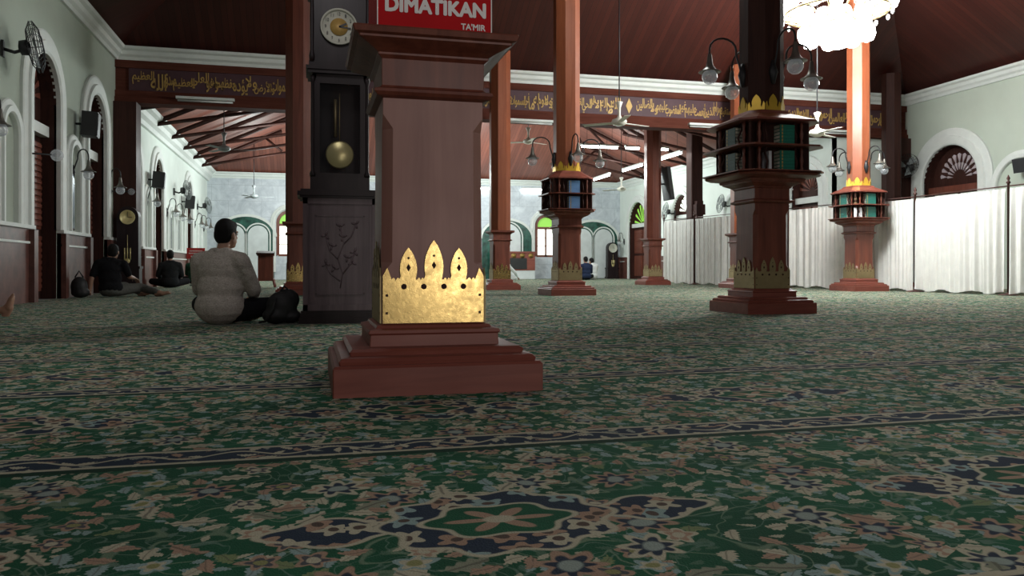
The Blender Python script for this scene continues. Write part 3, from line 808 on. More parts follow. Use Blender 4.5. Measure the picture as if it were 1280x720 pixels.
# ------------------------------------------------------------------ gooseneck lamps
def make_lamp(name, label, s=1.0, group=None, reach=.40):
    # mounted on a surface, arm leaving towards local +X
    o = thing(name, label, 'lamp', group=group)
    m = MB(); m.lathe([(.0, -.13), (.02, -.12), (.035, -.05), (.05, 0), (.035, .05), (.02, .12), (0, .13)], (.012, 0, 0), 10); m.build('bracket', M['iron'], o)
    pts = [(.02, 0, .0), (.05, 0, .10), (.09, 0, .22)]
    for i in range(9):
        a = PI-PI*i/8
        pts.append((.09+(reach-.09)/2*(1+math.cos(a)), 0, .26+.12*math.sin(a)))
    pts.append((reach, 0, .20))
    MB().tube(pts, .011, 6).build('arm', M['iron'], o)
    MB().lathe([(.016, .21), (.022, .19), (.030, .12), (.045, .07), (.075, .035), (.115, .02), (.118, .012), (.075, .02), (.04, .05)], (reach, 0, 0), 16, cap=False).build('shade', M['pewter'], o)
    MB().ball((reach, 0, -.035), .082, 14).build('globe', M['globe'], o)
    return o
def lamp_set(px, py, z, who, sh=.212):
    for i, (a, nm) in enumerate(((PI, 'left'), (-PI/2, 'front'), (0, 'right'), (PI/2, 'rear'))):
        lb = 'gooseneck lamp on the %s face of %s' % (nm, who)
        o = dup(LAMP, lb) if LAMP.get('used') else LAMP
        LAMP['used'] = 1
        o['label'] = lb; o.location = (px+math.cos(a)*sh, py+math.sin(a)*sh, z); o.rotation_euler = (0, 0, a)
        o['group'] = 'gooseneck lamps on the pillars'
        if 'used' in o.keys() and o is not LAMP: del o['used']
LAMP = make_lamp('pillar_lamp', 'x')
lamp_set(4.69, 7.57, 2.52, 'the large dark book-rack pillar')
lamp_set(4.3, 13.05, 2.33, 'the blue-book pillar')
lamp_set(10.82, 13.88, 2.50, 'the orange lit pillar')
del LAMP['used']
WL = make_lamp('wall_lamp', 'x', reach=.25)
spots = [(10.42, 2.12, 'above the dado at the very left edge of the photo'), (14.22, 2.02, 'above the mirror between the two tall arches'), (16.45, 1.98, 'right of the second tall arch on the near left wall'),
         (20.2, 2.02, 'on the back part of the left wall, before its first open arch'), (22.9, 1.95, 'just right of the arch with the loudspeaker on the left wall'), (24.1, 1.9, 'between the narrow arches on the left wall'),
         (25.5, 1.9, 'left of the last arch on the left wall'), (28.2, 1.9, 'right of the last arch on the left wall'), (29.3, 1.9, 'in the last niche of the left wall'), (30.6, 1.9, 'nearest the back wall on the left wall')]
for i, (y, z, where) in enumerate(spots):
    o = WL if i == 0 else dup(WL)
    o['label'] = 'gooseneck wall lamp '+where; o.location = (XL+(.0 if i else .0), y, z); o.rotation_euler = (0, 0, 0); o['group'] = 'wall lamps on the left wall'
o = dup(WL, 'small gooseneck wall lamp beside the arched door in the right back corner', (XB, 31.2, 1.55), PI); o['group'] = 'wall lamp in the right back corner'
gl = thing('globe_lamp', 'small clear globe on a short iron bracket beside the first tall door', 'lamp', (XL, 11.97, 2.02))
MB().lathe([(.06, 0), (.06, .02), (.02, .04)], seg=10, mat=Matrix.Rotation(PI/2, 4, 'Y')).build('bracket', M['iron'], gl)
MB().tube([(.02, 0, 0), (.28, .25, .02)], .012, 6).build('arm', M['iron'], gl); MB().ball((.33, .3, .02), .085, 14).build('globe', M['globe'], gl)
o = dup(gl, 'small clear globe on a short iron bracket in front of the dark pilaster', (XL, 16.75, 1.95))

# ------------------------------------------------------------------ tall clocks
def big_clock():
    c = thing('grandfather_clock', 'tall black carved grandfather clock standing behind the nearest pillar', 'clock', (.25, 6.95, 0))
    # origin: front centre at floor, body goes back (+Y)
    m = MB(); m.box(-.345, .345, -.03, .42, 0, .05).box(-.335, .335, -.02, .41, .05, .09).box(-.325, .325, -.01, .40, .09, .11); m.build('base', M['clock'], c)
    m = MB(); m.box(-.31, .31, 0, .40, .11, 1.07)
    m.box(-.31, -.27, -.012, 0, .11, 1.07).box(.27, .31, -.012, 0, .11, 1.07).box(-.31, .31, -.012, 0, .11, .16).box(-.31, .31, -.012, 0, 1.02, 1.07)
    m.box(-.255, -.245, -.008, 0, .18, 1.0).box(.245, .255, -.008, 0, .18, 1.0)
    m.build('cabinet', M['cabinet'], c)
    m = MB(); m.box(-.20, .20, -.006, 0, .25, .92)
    for a in (-.2, .2): m.box(a-.006, a+.006, -.012, 0, .25, .92)
    for z in (.25, .92): m.box(-.206, .206, -.012, 0, z-.006, z+.006)
    m.sm = True
    def stem(pts, r=.006): m.tube([(x, -.007, z) for x, z in pts], r, 5)
    stem([(0, .30), (.02, .42), (-.02, .55), (.03, .68), (0, .82)]); stem([(.02, .42), (.08, .50), (.12, .60)]); stem([(-.02, .55), (-.09, .62), (-.12, .74)]); stem([(.03, .68), (.09, .74), (.13, .84)]); stem([(0, .36), (-.08, .42), (-.12, .50)])
    for x, z, q in ((0, .83, .5), (.12, .61, 1.2), (-.12, .75, -.9), (.13, .85, .8), (-.12, .51, -.4), (.06, .56, .3), (-.05, .47, 2), (.10, .52, 1.6), (-.07, .66, .2), (.02, .74, 2.4)):
        for k in range(3):
            m.ball((x+.02*math.cos(q+k*2.1), -.006, z+.02*math.sin(q+k*2.1)), .022, 8, (1, .35, .5), Matrix.Rotation(-(q+k*2.1), 4, 'Y'))
    m.build('carved_panel', M['cabinet'], c)
    m = MB(); m.box(-.335, .335, -.03, .41, 1.07, 1.09).box(-.355, .355, -.05, .42, 1.09, 1.125).box(-.33, .33, -.03, .40, 1.125, 1.145); m.build('ledge', M['clock'], c)
    m = MB()   # waist with an open front, closed by the glazed door
    m.box(-.23, -.20, .04, .34, 1.145, 2.14).box(.20, .23, .04, .34, 1.145, 2.14).box(-.23, .23, .31, .34, 1.145, 2.14)
    m.box(-.25, .25, .02, .34, 1.145, 1.255); m.box(-.23, .23, .04, .34, 2.10, 2.14)
    for x in (-.23, .23):
        m.lathe([(.022, 1.255), (.026, 1.28), (.014, 1.31), (.016, 1.7), (.014, 2.06), (.026, 2.09), (.02, 2.12)], (x, .04, 0), 10)
    m.build('waist', M['clock'], c)
    m = MB(); m.box(-.20, -.17, .035, .055, 1.255, 2.10).box(.17, .20, .035, .055, 1.255, 2.10).box(-.17, .17, .035, .055, 1.255, 1.29).box(-.17, .17, .035, .055, 2.06, 2.10)
    d = m.build('glazed_door', M['clock'], c)
    MB().box(-.17, .17, .043, .047, 1.29, 2.06).build('pane', M['pane'], d)
    p = MB(); p.tube([(0, .14, 2.0), (0, .14, 1.5)], .006, 6); p.tube([(-.035, .16, 1.95), (-.035, .16, 1.62)], .016, 8)
    pd = p.build('pendulum', M['brassd'], c)
    MB().lathe([(0, -.012), (.11, -.010), (.122, 0), (.11, .010), (0, .012)], (0, .12, 1.46), 32, Matrix.Rotation(PI/2, 4, 'X')).build('bob', M['pend'], pd)
    m = MB(); m.box(-.27, .27, 0, .36, 2.14, 2.17).box(-.285, .285, -.015, .37, 2.17, 2.20).box(-.26, .26, .0, .36, 2.20, 2.24); m.box(-.245, .245, .01, .35, 2.24, 2.85)
    m.box(-.27, .27, -.01, .36, 2.85, 2.9)
    m.prism([(-.25, 2.9), (.25, 2.9), (.2, 2.97), (.07, 3.02), (0, 3.12), (-.07, 3.02), (-.2, 2.97)], lambda a, b, d_: (a, d_, b), .0, .1)
    for x in (-.235, .235): m.lathe([(.02, 2.24), (.025, 2.28), (.015, 2.33), (.018, 2.6), (.015, 2.78), (.025, 2.83), (.02, 2.85)], (x, .0, 0), 10)
    m.build('hood', M['clock'], c)
    dl = MB().lathe([(0, 0), (.142, 0), (.150, .01), (.158, .02), (.150, .028), (.142, .014), (.140, .012)], (-.01, .002, 2.54), 36, Matrix.Rotation(PI/2, 4, 'X'), cap=False).build('dial', M['dialw'], c)
    MB().lathe([(0, 0), (.075, 0), (.075, .003)], (-.01, -.004, 2.54), 24, Matrix.Rotation(PI/2, 4, 'X')).build('dial_centre', M['gold'], dl)
    for h_ in range(1, 13):
        a = PI/2-h_*PI/6
        text_mesh('numeral', str(h_), M['ink'], dl, h=.028, w=.013 if h_ < 10 else .024, offset=.0, extrude=.01,
                  mtx=Matrix.Translation((-.01+.112*math.cos(a), -.006, 2.54+.112*math.sin(a))) @ FACE_S @ Matrix.Scale(.1, 4, (0, 0, 1)))
    m = MB()
    for a, L, wd in ((math.radians(-5), .10, .006), (math.radians(25), .07, .008)):
        m.box(0, L, -.012, -.009, -wd, wd, Matrix.Translation((-.01, 0, 2.54)) @ Matrix.Rotation(-a, 4, 'Y'))
    m.build('clock_hand', M['ink'], dl)
    return c
big_clock()
def mid_clock(label, loc, rz, h, wd, dm='dialw', dr=.34):
    c = thing('pendulum_clock', label, 'clock', loc, rz)
    k = h/1.65
    m = MB(); m.box(-wd*.55, wd*.55, -.02, .3, 0, .08).box(-wd/2, wd/2, 0, .28, .08, .45*k).box(-wd*.54, wd*.54, -.02, .3, .45*k, .5*k); m.build('base', M['clock'], c)
    m = MB(); m.prism([(-wd*.46, .5*k), (wd*.46, .5*k), (wd*.46, h-wd*.46)]+[(wd*.46*math.cos(PI*i/12), h-wd*.46+wd*.46*math.sin(PI*i/12)) for i in range(1, 12)]+[(-wd*.46, h-wd*.46)], lambda a, b, d: (a, d, b), .02, .27); m.build('case', M['clock'], c)
    MB().lathe([(0, 0), (wd*dr, 0), (wd*(dr+.02), .012), (wd*(dr+.06), .018), (wd*(dr+.04), 0)], (0, .018, h-wd*.5), 24, Matrix.Rotation(PI/2, 4, 'X'), cap=False).build('dial', M[dm], c)
    m = MB(); m.box(-.004, .004, .010, .014, 0, wd*.26, Matrix.Translation((0, 0, h-wd*.5))); m.box(0, wd*.2, .010, .014, -.004, .004, Matrix.Translation((0, 0, h-wd*.5))); m.build('clock_hand', M['ink'], c)
    m = MB()
    for x in (-wd*.12, 0, wd*.12): m.tube([(x, .012, .85*k), (x, .012, .62*k)], .012, 6)
    m.tube([(0, .014, 1.1*k), (0, .014, .6*k)], .005, 5); m.ball((0, .012, .6*k), wd*.12, 10, (1, .2, 1)); m.build('pendulum', M['pend'], c)
    return c
mid_clock('dark pendulum clock with brass dial standing before the left pilaster', (-3.40, 16.55, 0), 0, 1.65, .42, 'pend', .27)
mid_clock('dark floor clock with pale dial standing in the right back corner', (12.30, 31.1, 0), 0, 1.52, .48)

# ------------------------------------------------------------------ curtain
P = [(11.5, 8.6), (11.5, 10.96), (11.5, 13.1), (10.93, 16.5), (10.34, 20.06), (10.1, 21.5)]
names = ['post at the far right edge', 'post right of the broad curtain panel', 'post just right of the lit orange pillar', 'post hidden behind the large dark pillar', 'post beside the square dark post', 'last post at the left end']
for i, (x, y) in enumerate(P):
    o = thing('curtain_post', 'slim dark wooden curtain stand, '+names[i], 'post', (x, y, 0), group='curtain posts')
    MB().lathe([(.16, 0), (.16, .015), (.05, .03), (.02, .05)], seg=12).build('foot', M['post'], o)
    MB().lathe([(.020, .03), (.020, 1.90), (.035, 1.91), (.035, 1.93), (.012, 1.95), (.03, 1.99), (.004, 2.05)], seg=10).build('pole', M['post'], o)
def curtain(a, b, label, gap=.04, hem=.05):
    a, b = Vector((*a, 0)), Vector((*b, 0)); d = (b-a); L = d.length; d.normalize(); nrm = Vector((-d.y, d.x, 0))
    o = thing('curtain', label, 'curtain', a, 0, 'white curtain panels')
    n = int(L*70); m = MB(); m.sm = True
    ph = random.random()*6; rows = []
    zs = [(1.82, .3), (1.74, .8), (1.2, 1), (.5, 1.1), (.12, 1.2), (.035, 1.4)]
    for z, k in zs:
        row = []
        for i in range(n+1):
            t = gap+(L-2*gap)*i/n
            f = (.022+.016*math.sin(t*3.1+ph))*math.sin(t*25+ph+1.6*math.sin(t*2.3))+.014*math.sin(t*61+ph+2*math.sin(t*1.7))+.02*math.sin(t*5+ph*2)
            zz = z+(.025*math.sin(t*9+ph) if z < .1 else 0)
            row.append(d*t+nrm*(f*k)+Vector((0, 0, zz)))
        rows.append(row)
    m.rings(rows, cap=False, closed=False); m.build('cloth', M['curtain'], o, recalc=False)
    MB().tube([d*0+Vector((0, 0, 1.86)), d*L+Vector((0, 0, 1.86))], .012, 6).build('rail', M['post'], o)
    return o
cl = ['white pleated curtain panel at the right edge of the photo', 'broad white pleated curtain panel right of the lit orange pillar', 'white curtain panel behind the lit orange pillar and its left side', 'cream curtain panel left of the large dark pillar', 'short end panel of cream curtain at the slim pillar']
for i in range(5): curtain(P[i], P[i+1], cl[i])

# ------------------------------------------------------------------ chandelier
ch = thing('chandelier', 'blazing chandelier of bright white glass lamps hanging under the main roof', 'chandelier', (8.9, 12.0, -.12))
ch.scale = (1.2, 1.2, 1.2)
MB().tube([(0, 0, 4.4), (0, 0, (zroof(8.9, 12.0)+.10)/1.2)], .025, 8).build('rod', M['brassd'], ch)
MB().lathe([(.02, 3.85), (.10, 3.92), (.06, 4.05), (.12, 4.2), (.07, 4.4), (.10, 4.5), (.03, 4.7)], seg=16).build('stem', M['brassd'], ch)
m = MB(); m.tube([(.72*math.cos(2*PI*i/24), .72*math.sin(2*PI*i/24), 4.20) for i in range(25)], .02, 6); m.tube([(.42*math.cos(2*PI*i/24), .42*math.sin(2*PI*i/24), 3.98) for i in range(25)], .02, 6); m.build('ring', M['brassd'], ch)
for i in range(16):
    a = 2*PI*i/16; c, s_ = math.cos(a), math.sin(a)
    arm = MB().tube([(.08*c, .08*s_, 4.22), (.4*c, .4*s_, 4.08), (.72*c, .72*s_, 4.20)], .014, 6).build('arm', M['brassd'], ch)
    MB().lathe([(.03, 4.21), (.09, 4.25), (.125, 4.34), (.12, 4.44), (.09, 4.50), (.02, 4.53)], (.74*c, .74*s_, 0), 12).build('lamp_glass', M['lamp_on'], arm)
for i in range(8):
    a = 2*PI*(i+.5)/8; c, s_ = math.cos(a), math.sin(a)
    MB().lathe([(.02, 3.76), (.09, 3.79), (.125, 3.88), (.11, 3.97), (.05, 4.02)], (.42*c, .42*s_, 0), 12).build('lamp_glass', M['lamp_on'], ch)
for i in range(10):
    a = 2*PI*(i+.5)/10; c, s_ = math.cos(a), math.sin(a)
    arm = MB().tube([(.06*c, .06*s_, 4.45), (.52*c, .52*s_, 4.50)], .014, 6).build('arm', M['brassd'], ch)
    MB().lathe([(.03, 4.48), (.10, 4.52), (.14, 4.62), (.13, 4.74), (.09, 4.80), (.02, 4.83)], (.52*c, .52*s_, 0), 12).build('lamp_glass', M['lamp_on'], arm)
MB().lathe([(.01, 3.68), (.14, 3.70), (.25, 3.78), (.29, 3.86), (.1, 3.9)], seg=20).build('bowl', M['lamp_on'], ch)
for i in range(16):
    a = 2*PI*i/16
    MB().ball((.74*math.cos(a+.1), .74*math.sin(a+.1), 4.13), .03, 6, (1, 1, 1.6)).build('crystal_drop', M['globe'], ch)

# ------------------------------------------------------------------ ceiling fans
def ceiling_fan(label, x, y, z, top, rz, R=.68, mat='fanw'):
    o = thing('ceiling_fan', label, 'fan', (x, y, 0), rz, 'ceiling fans')
    MB().tube([(0, 0, z+.16), (0, 0, top)], .012, 6).build('rod', M['iron'], o)
    MB().lathe([(.015, z+.42), (.07, z+.40), (.03, z+.30), (.025, z+.16), (.05, z+.10), (.13, z+.07), (.15, z+.03), (.13, z-.02), (.06, z-.05), (.01, z-.055)], seg=16).build('motor', M[mat], o)
    for i in range(3):
        a = 2*PI*i/3
        b = MB(); b.box(.09, R, -.06, .06, -.004, .004, Matrix.Translation((0, 0, z+.01)) @ Matrix.Rotation(.12, 4, 'X'))
        k = b.build('blade', M[mat], o); k.rotation_euler = (0, 0, a)
    return o
ceiling_fan('white ceiling fan on a long rod in front of the inscription diamond', 5.7, 14.1, 3.22, zroof(5.7, 14.1), .35, .72)
ceiling_fan('cream ceiling fan hanging between the large dark pillar and the lit orange pillar', 9.3, 13.1, 3.0, zroof(9.3, 13.1), .5, .66)
ceiling_fan('pale ceiling fan seen under the inscription beam just right of the nearest pillar', 5.87, 21.2, 3.95, zback(5.87, 21.2), .5)
ceiling_fan('small white ceiling fan far off near the back right corner', 9.9, 24.3, 3.02, zback(9.9, 24.3), .2)
ceiling_fan('grey ceiling fan under the low roof at the left, above the seated men', -2.0, 20.1, 3.30, zback(-2.0, 20.1), .05, .66, 'greyp')
ceiling_fan('small ceiling fan before the grey back wall, over the double arch', -1.9, 29.0, 2.93, zback(-1.9, 29), .0, .66, 'greyp')

# ------------------------------------------------------------------ wall fans and speakers
def wall_fan(label, loc, rz, R=.22, col='iron'):
    # local +X points away from the wall
    o = thing('wall_fan', label, 'fan', loc, rz, 'wall fans')
    MB().box(0, .03, -.06, .06, -.10, .10).build('mount', M['black'], o)
    MB().tube([(.02, 0, 0), (.14, 0, -.03), (.26, 0, .02)], .022, 8).build('arm', M['black'], o)
    tilt = Matrix.Translation((.30, 0, .05)) @ Matrix.Rotation(math.radians(80), 4, 'Y')
    MB().lathe([(.02, -.12), (.09, -.10), (.10, -.02), (.05, .02)], seg=14, mat=tilt).build('motor', M['black'], o)
    m = MB()
    for rr, zz in ((R, .05), (R, .09), (R*.7, .14), (R*.4, .155), (R*.7, .0)):
        m.tube([tilt @ Vector((rr*math.cos(2*PI*i/20), rr*math.sin(2*PI*i/20), zz)) for i in range(21)], .005, 4)
    for i in range(24):
        a = 2*PI*i/24
        m.tube([tilt @ Vector((r_*math.cos(a), r_*math.sin(a), z_)) for r_, z_ in ((.05, .16), (R*.7, .14), (R, .09), (R, .05), (R*.7, .0), (.08, -.02))], .0035, 3)
    m.build('guard', M[col], o)
    m = MB()
    for i in range(3):
        a = 2*PI*i/3
        m.quad(*[tilt @ Vector(p) for p in ((.04*math.cos(a), .04*math.sin(a), .05), (R*.85*math.cos(a-.2), R*.85*math.sin(a-.2), .05), (R*.9*math.cos(a+.6), R*.9*math.sin(a+.6), .08), (.05*math.cos(a+1.2), .05*math.sin(a+1.2), .08))])
    m.build('blade', M['greyp'], o)
    return o
wall_fan('large black wall fan high on the left wall beside the first tall arch', (XL, 11.2, 3.22), .2, .32)
wall_fan('wall fan just left of the last arch on the left wall', (XL, 24.1, 2.62), .3, .28, 'greyp')
wall_fan('wall fan nearest the back wall on the left wall', (XL, 28.9, 2.55), .3, .28, 'greyp')
wall_fan('grey wall fan on the right back wall beside the slim pillar', (XB, 26.4, 2.45), PI-.3, .34, 'greyp')
wall_fan('dark wall fan high in the corner right of the inscription beam', (XR, 16.85, 2.95), PI+.3, .30)
wall_fan('grey wall fan on the right back wall just left of the large dark pillar', (XB, 22.4, 2.42), PI-.3, .30, 'greyp')
def speaker(label, loc, rz, w, h, d, tilt=.18):
    o = thing('loudspeaker', label, 'loudspeaker', loc, rz, 'wall loudspeakers')
    T = Matrix.Translation((.10, 0, 0)) @ Matrix.Rotation(tilt, 4, 'Y')
    MB().box(0, d, -w/2, w/2, -h/2, h/2, T).build('cabinet', M['black'], o)
    MB().box(d, d+.008, -w/2+.02, w/2-.02, -h/2+.02, h/2-.02, T).build('grille', M['iron'], o)
    MB().tube([(0, 0, 0), (.20, 0, 0)], .02, 6).build('bracket', M['iron'], o)
    return o
speaker('black box loudspeaker on the left wall between the two tall arches', (XL, 14.45, 2.85), .1, .30, .40, .24, .05)
speaker('black box loudspeaker on the left wall before the back arch', (XL, 20.5, 2.58), .1, .32, .38, .26, .08)
speaker('black box loudspeaker on the left wall nearest the back', (XL, 25.6, 2.46), .1, .32, .38, .26, .08)
speaker('black box loudspeaker on the right wall at the right edge of the photo', (XR, 13.50, 2.66), PI, .36, .30, .24)
tv = thing('screen', 'narrow black screen tilted on the right side of the slim pillar at the curtain', 'screen', (9.06+.212, 19.9, 2.4))
T = Matrix.Translation((.14, -.05, .35)) @ Matrix.Rotation(-.15, 4, 'Y')
MB().box(-.05, .05, -.25, .25, -.45, .45, T).build('housing', M['black'], tv); MB().box(.05, .055, -.23, .23, -.42, .42, T).build('display', M['iron'], tv)
MB().tube([(-.0, .1, .35), (.14, .0, .35)], .025, 6).build('bracket', M['iron'], tv)
mr = thing('mirror', 'tall narrow arched mirror hanging between the two tall arches', 'mirror', (XL, 14.12, 1.08))
MB().prism([(-.17, 0), (.17, 0), (.17, .8)]+[(.17*math.cos(PI*i/8), .8+.17*math.sin(PI*i/8)) for i in range(1, 8)]+[(-.17, .8)], lambda a, b, d: (d, a, b), 0, .03).build('frame', M['dark'], mr)
MB().prism([(-.14, .03), (.14, .03), (.14, .78)]+[(.14*math.cos(PI*i/8), .78+.14*math.sin(PI*i/8)) for i in range(1, 8)]+[(-.14, .78)], lambda a, b, d: (d, a, b), .03, .035).build('glass', M['mirror'], mr)
for sc in (23.45, 24.75):
    WN[0] += 1
    root = holder('window_%d' % WN[0], (XL, sc, 0))
    m = MB(); m.prism([(-.24, .98), (.24, .98), (.24, 1.75)]+[(.24*math.cos(PI*i/8), 1.75+.24*math.sin(PI*i/8)) for i in range(1, 8)]+[(-.24, 1.75)], lambda a, b, d: (d, a, b), 0, .03)
    m.build('window_frame', M['white'], root)
    m = MB(); m.box(.03, .035, -.2, -.03, 1.0, 1.85).box(.03, .035, .03, .2, 1.0, 1.85); m.build('pane', M['mirror'], root)

# ------------------------------------------------------------------ fluorescent lamps
def tube_light(label, loc, rz, L, on, group, hang=None):
    o = thing('tube_light', label, 'lamp', loc, rz, group)
    MB().box(-L/2-.03, L/2+.03, -.05, .05, .03, .08).build('fitting', M['white'], o)
    MB().tube([(-L/2, 0, 0), (L/2, 0, 0)], .032 if on else .02, 10).build('tube', M['tube_on' if on else 'tube_off'], o)
    if hang:
        m = MB()
        for x in (-L*.35, L*.35): m.tube([(x, 0, .08), (x, 0, hang)], .006, 5)
        m.build('hanger', M['iron'], o)
    return o
def lit(label, x, y, z, rz, L): tube_light(label, (x, y, z), rz, L, True, 'lit tube lamps under the low roof', zback(x, y)-z-.02)
lit('lit tube lamp running across, first right of the blue-book pillar', 7.75, 20.6, 3.8, 0, 1.05)
lit('lit short lamp just left of the slim curtain pillar', 8.72, 20.6, 3.8, 0, .38)
lit('lit short lamp just right of the slim curtain pillar', 9.62, 20.6, 3.8, 0, .34)
lit('lit tube lamp pointing away, nearest of the row of three', 10.45, 21.9, 3.8, PI/2, 1.6)
lit('lit tube lamp pointing away, middle of the row of three', 10.45, 24.7, 3.8, PI/2, 1.6)
lit('lit tube lamp pointing away, farthest of the row of three', 10.45, 27.6, 3.8, PI/2, 1.6)
for lb, x in (('added glowing tube for light wash on the back wall left of the blue-book pillar', 8.98), ('added glowing tube for glare on the back wall just right of the nearest pillar', 6.88)):
    tube_light(lb, (x, YF-.055, 3.70), 0, .9, True, 'added glowing tubes on the back wall')  # tubes added in place of light wash and glare on the wall
for lb, x, z in (('unlit white tube lamp under the inscription at the left', -2.05, 3.83), ('unlit white tube lamp on the beam just right of the nearest pillar', 4.75, 3.70), ('unlit white tube lamp on the beam left of the large dark pillar', 9.2, 3.80), ('unlit white tube lamp on the beam left of the lit orange pillar', 12.7, 3.80)):
    tube_light(lb, (x, YB-.151, z), 0, 1.05, False, 'unlit tube lamps on the beam')

# ------------------------------------------------------------------ lectern, red box, niche pulpit, bag
lc = thing('lectern', 'small reddish wooden lectern with curved feet standing on the carpet before the back arch', 'lectern', (-1.0, 19.3, 0))
m = MB(); m.box(-.17, .17, -.12, .14, .16, .74); m.box(-.19, .19, -.14, .16, .74, .78); m.build('cabinet', M['teak'], lc)
m = MB(); m.box(-.2, .2, -.16, .18, .80, .84, Matrix.Rotation(.15, 4, 'X')); m.build('desk', M['dark'], lc)
for x in (-.17, .17):
    m = MB(); m.tube([(x, -.1, .2), (x*1.1, -.14, .1), (x*1.25, -.2, .02)], [.03, .028, .022], 6); m.tube([(x, .1, .2), (x*1.1, .16, .1), (x*1.25, .2, .02)], [.03, .028, .022], 6); m.build('foot', M['plinth'], lc)
m = MB(); m.box(-.12, .12, -.128, -.12, .22, .68); m.build('front_panel', M['teak'], lc)
rb = thing('notice_stand', 'red notice on a stand left of the seated man in the pale shirt', 'sign', (-2.88, 22.0, 0))
MB().box(-.22, .22, -.02, .02, .70, .98).build('board', M['redf'], rb)
m = MB()
for x0, x1, z in ((-.15, .16, .90), (-.17, .05, .84), (.0, .17, .80), (-.12, .12, .76)):
    x = x0
    while x < x1: m.box(x, x+.028, -.024, -.02, z-.012, z+.016); x += .04
m.build('white_strokes', M['letter'], rb)
m = MB(); m.tube([(0, 0, 0.02), (0, 0, .72)], .02, 8); m.lathe([(.16, 0), (.16, .02), (.03, .04)], seg=12); m.build('stand', M['iron'], rb)
mb_ = thing('pulpit', 'dark red pulpit rail in the back wall niche, left of the blue-book pillar', 'pulpit', (8.0, 31.2, 0))
m = MB(); m.box(-.9, .9, -.1, .1, .35, 1.05); m.box(-.95, .95, -.14, .12, 1.05, 1.12); m.build('rail_panel', M['plinth'], mb_)
m = MB(); m.box(-.6, .55, -.12, -.10, .40, .85); m.build('opening_shade', M['ink'], mb_)  # black sheet on the panel, shade of an opening put in as colour
for x in (-.72, -.36, 0, .36, .72):
    MB().lathe([(0, 0), (.10, .0), (.12, .01)], (x, -.10, .95), 14, Matrix.Rotation(PI/2, 4, 'X') @ Matrix.Scale(.9, 4)).build('gilt_rosette', M['gold'], mb_)
m = MB(); m.box(-.9, .9, -.08, .1, 0, .35); m.build('marble_base', M['wmarble'], mb_)

def remeshed(name, mb, mat, parent, voxel, smooth=6):
    o = mb.build(name, mat, parent, recalc=True)
    r = o.modifiers.new('r', 'REMESH'); r.mode = 'VOXEL'; r.voxel_size = voxel; r.use_smooth_shade = True
    if smooth:
        s_ = o.modifiers.new('s', 'SMOOTH'); s_.iterations = smooth; s_.factor = .5
    bpy.context.view_layer.update()
    me = bpy.data.meshes.new_from_object(o.evaluated_get(bpy.context.evaluated_depsgraph_get()))
    o.modifiers.clear(); old = o.data; o.data = me; bpy.data.meshes.remove(old)
    for p in me.polygons: p.use_smooth = True
    return o
bg = thing('bag', 'black soft bag slumped on the carpet against the tall clock', 'bag', (-.235, 7.02, 0), .2)
m = MB(); m.ball((0, 0, .14), .14, 14, (.95, .8, 1.0)); m.ball((.05, .03, .20), .11, 12, (1, .9, .9)); m.ball((-.05, -.02, .07), .12, 12, (1.0, .9, .6)); m.ball((.06, .0, .06), .12, 12, (1, .9, .5))
remeshed('body', m, M['bag'], bg, .012, 6)
MB().tube([(-.06, -.08, .22), (-.09, -.12, .13), (-.15, -.10, .03), (-.19, -.05, .02)], .012, 6).build('strap', M['bag'], bg)
MB().tube([(-.02, 0, .26), (.02, .0, .32), (.07, .0, .27)], .010, 6).build('handle', M['bag'], bg)
b2 = thing('bag', 'black bag on the carpet left of the man in black by the wall', 'bag', (-3.52, 13.75, 0), 0)
m = MB(); m.ball((0, 0, .17), .16, 12, (.8, .8, 1.05)); m.ball((.02, 0, .08), .15, 12, (.95, .9, .55)); remeshed('body', m, M['bag'], b2, .018, 4)
MB().tube([(-.06, 0, .32), (0, 0, .42), (.06, 0, .32)], .012, 6).build('handle', M['bag'], b2)

# ------------------------------------------------------------------ people (facing local +Y, seat on z=0)
def cap(m, p, q, r0, r1=None, seg=10):
    r1 = r1 or r0; p, q = Vector(p), Vector(q)
    m.tube([p, p.lerp(q, .5), q], [r0, (r0+r1)/2, r1], seg); m.ball(p, r0, seg); m.ball(q, r1, seg)
def hand(m, w, dirv, palm):
    # palm and five fingers leaving the wrist along dirv; palm = direction the palm faces
    w, d, n = Vector(w), Vector(dirv).normalized(), Vector(palm).normalized()
    s_ = d.cross(n).normalized()
    for k in (-1.5, -.5, .5, 1.5): cap(m, w+d*.015+s_*k*.012, w+d*.085+s_*k*.018, .014, .012, 8)
    for k, L in ((-1.5, .06), (-.5, .072), (.5, .078), (1.5, .070)):
        a = w+d*.088+s_*k*.02; b = a+d*L*.5+n*.012; e = b+d*L*.38+n*.028
        cap(m, a, b, .0095, .009, 8); cap(m, b, e, .009, .0075, 8)
    a = w+d*.03+s_*.032; b = a+d*.035+s_*.03+n*.01; e = b+d*.03+s_*.008+n*.012
    cap(m, a, b, .012, .0105, 8); cap(m, b, e, .0105, .009, 8)
def foot(m, ank, toe, up):
    ank, toe, up = Vector(ank), Vector(toe), Vector(up).normalized()
    d = (toe-ank).normalized(); s_ = d.cross(up).normalized()
    heel = ank-d*.05-up*.03
    cap(m, ank, ank+d*.06-up*.01, .042, .036); cap(m, heel, ank+d*.05-up*.03, .034, .03)
    cap(m, ank+d*.05-up*.015, toe-d*.05, .036, .030); cap(m, ank+d*.05+s_*.02-up*.02, toe-d*.05+s_*.02, .028, .022); cap(m, ank+d*.05-s_*.02-up*.02, toe-d*.06-s_*.025, .028, .02)
    for k, r in ((2, .016), (1, .012), (0, .0115), (-1, .011), (-2, .010)):
        a = toe-d*(.045+.008*(2-k))+s_*k*.017; cap(m, a, a+d*.05, r, r*.85, 8)
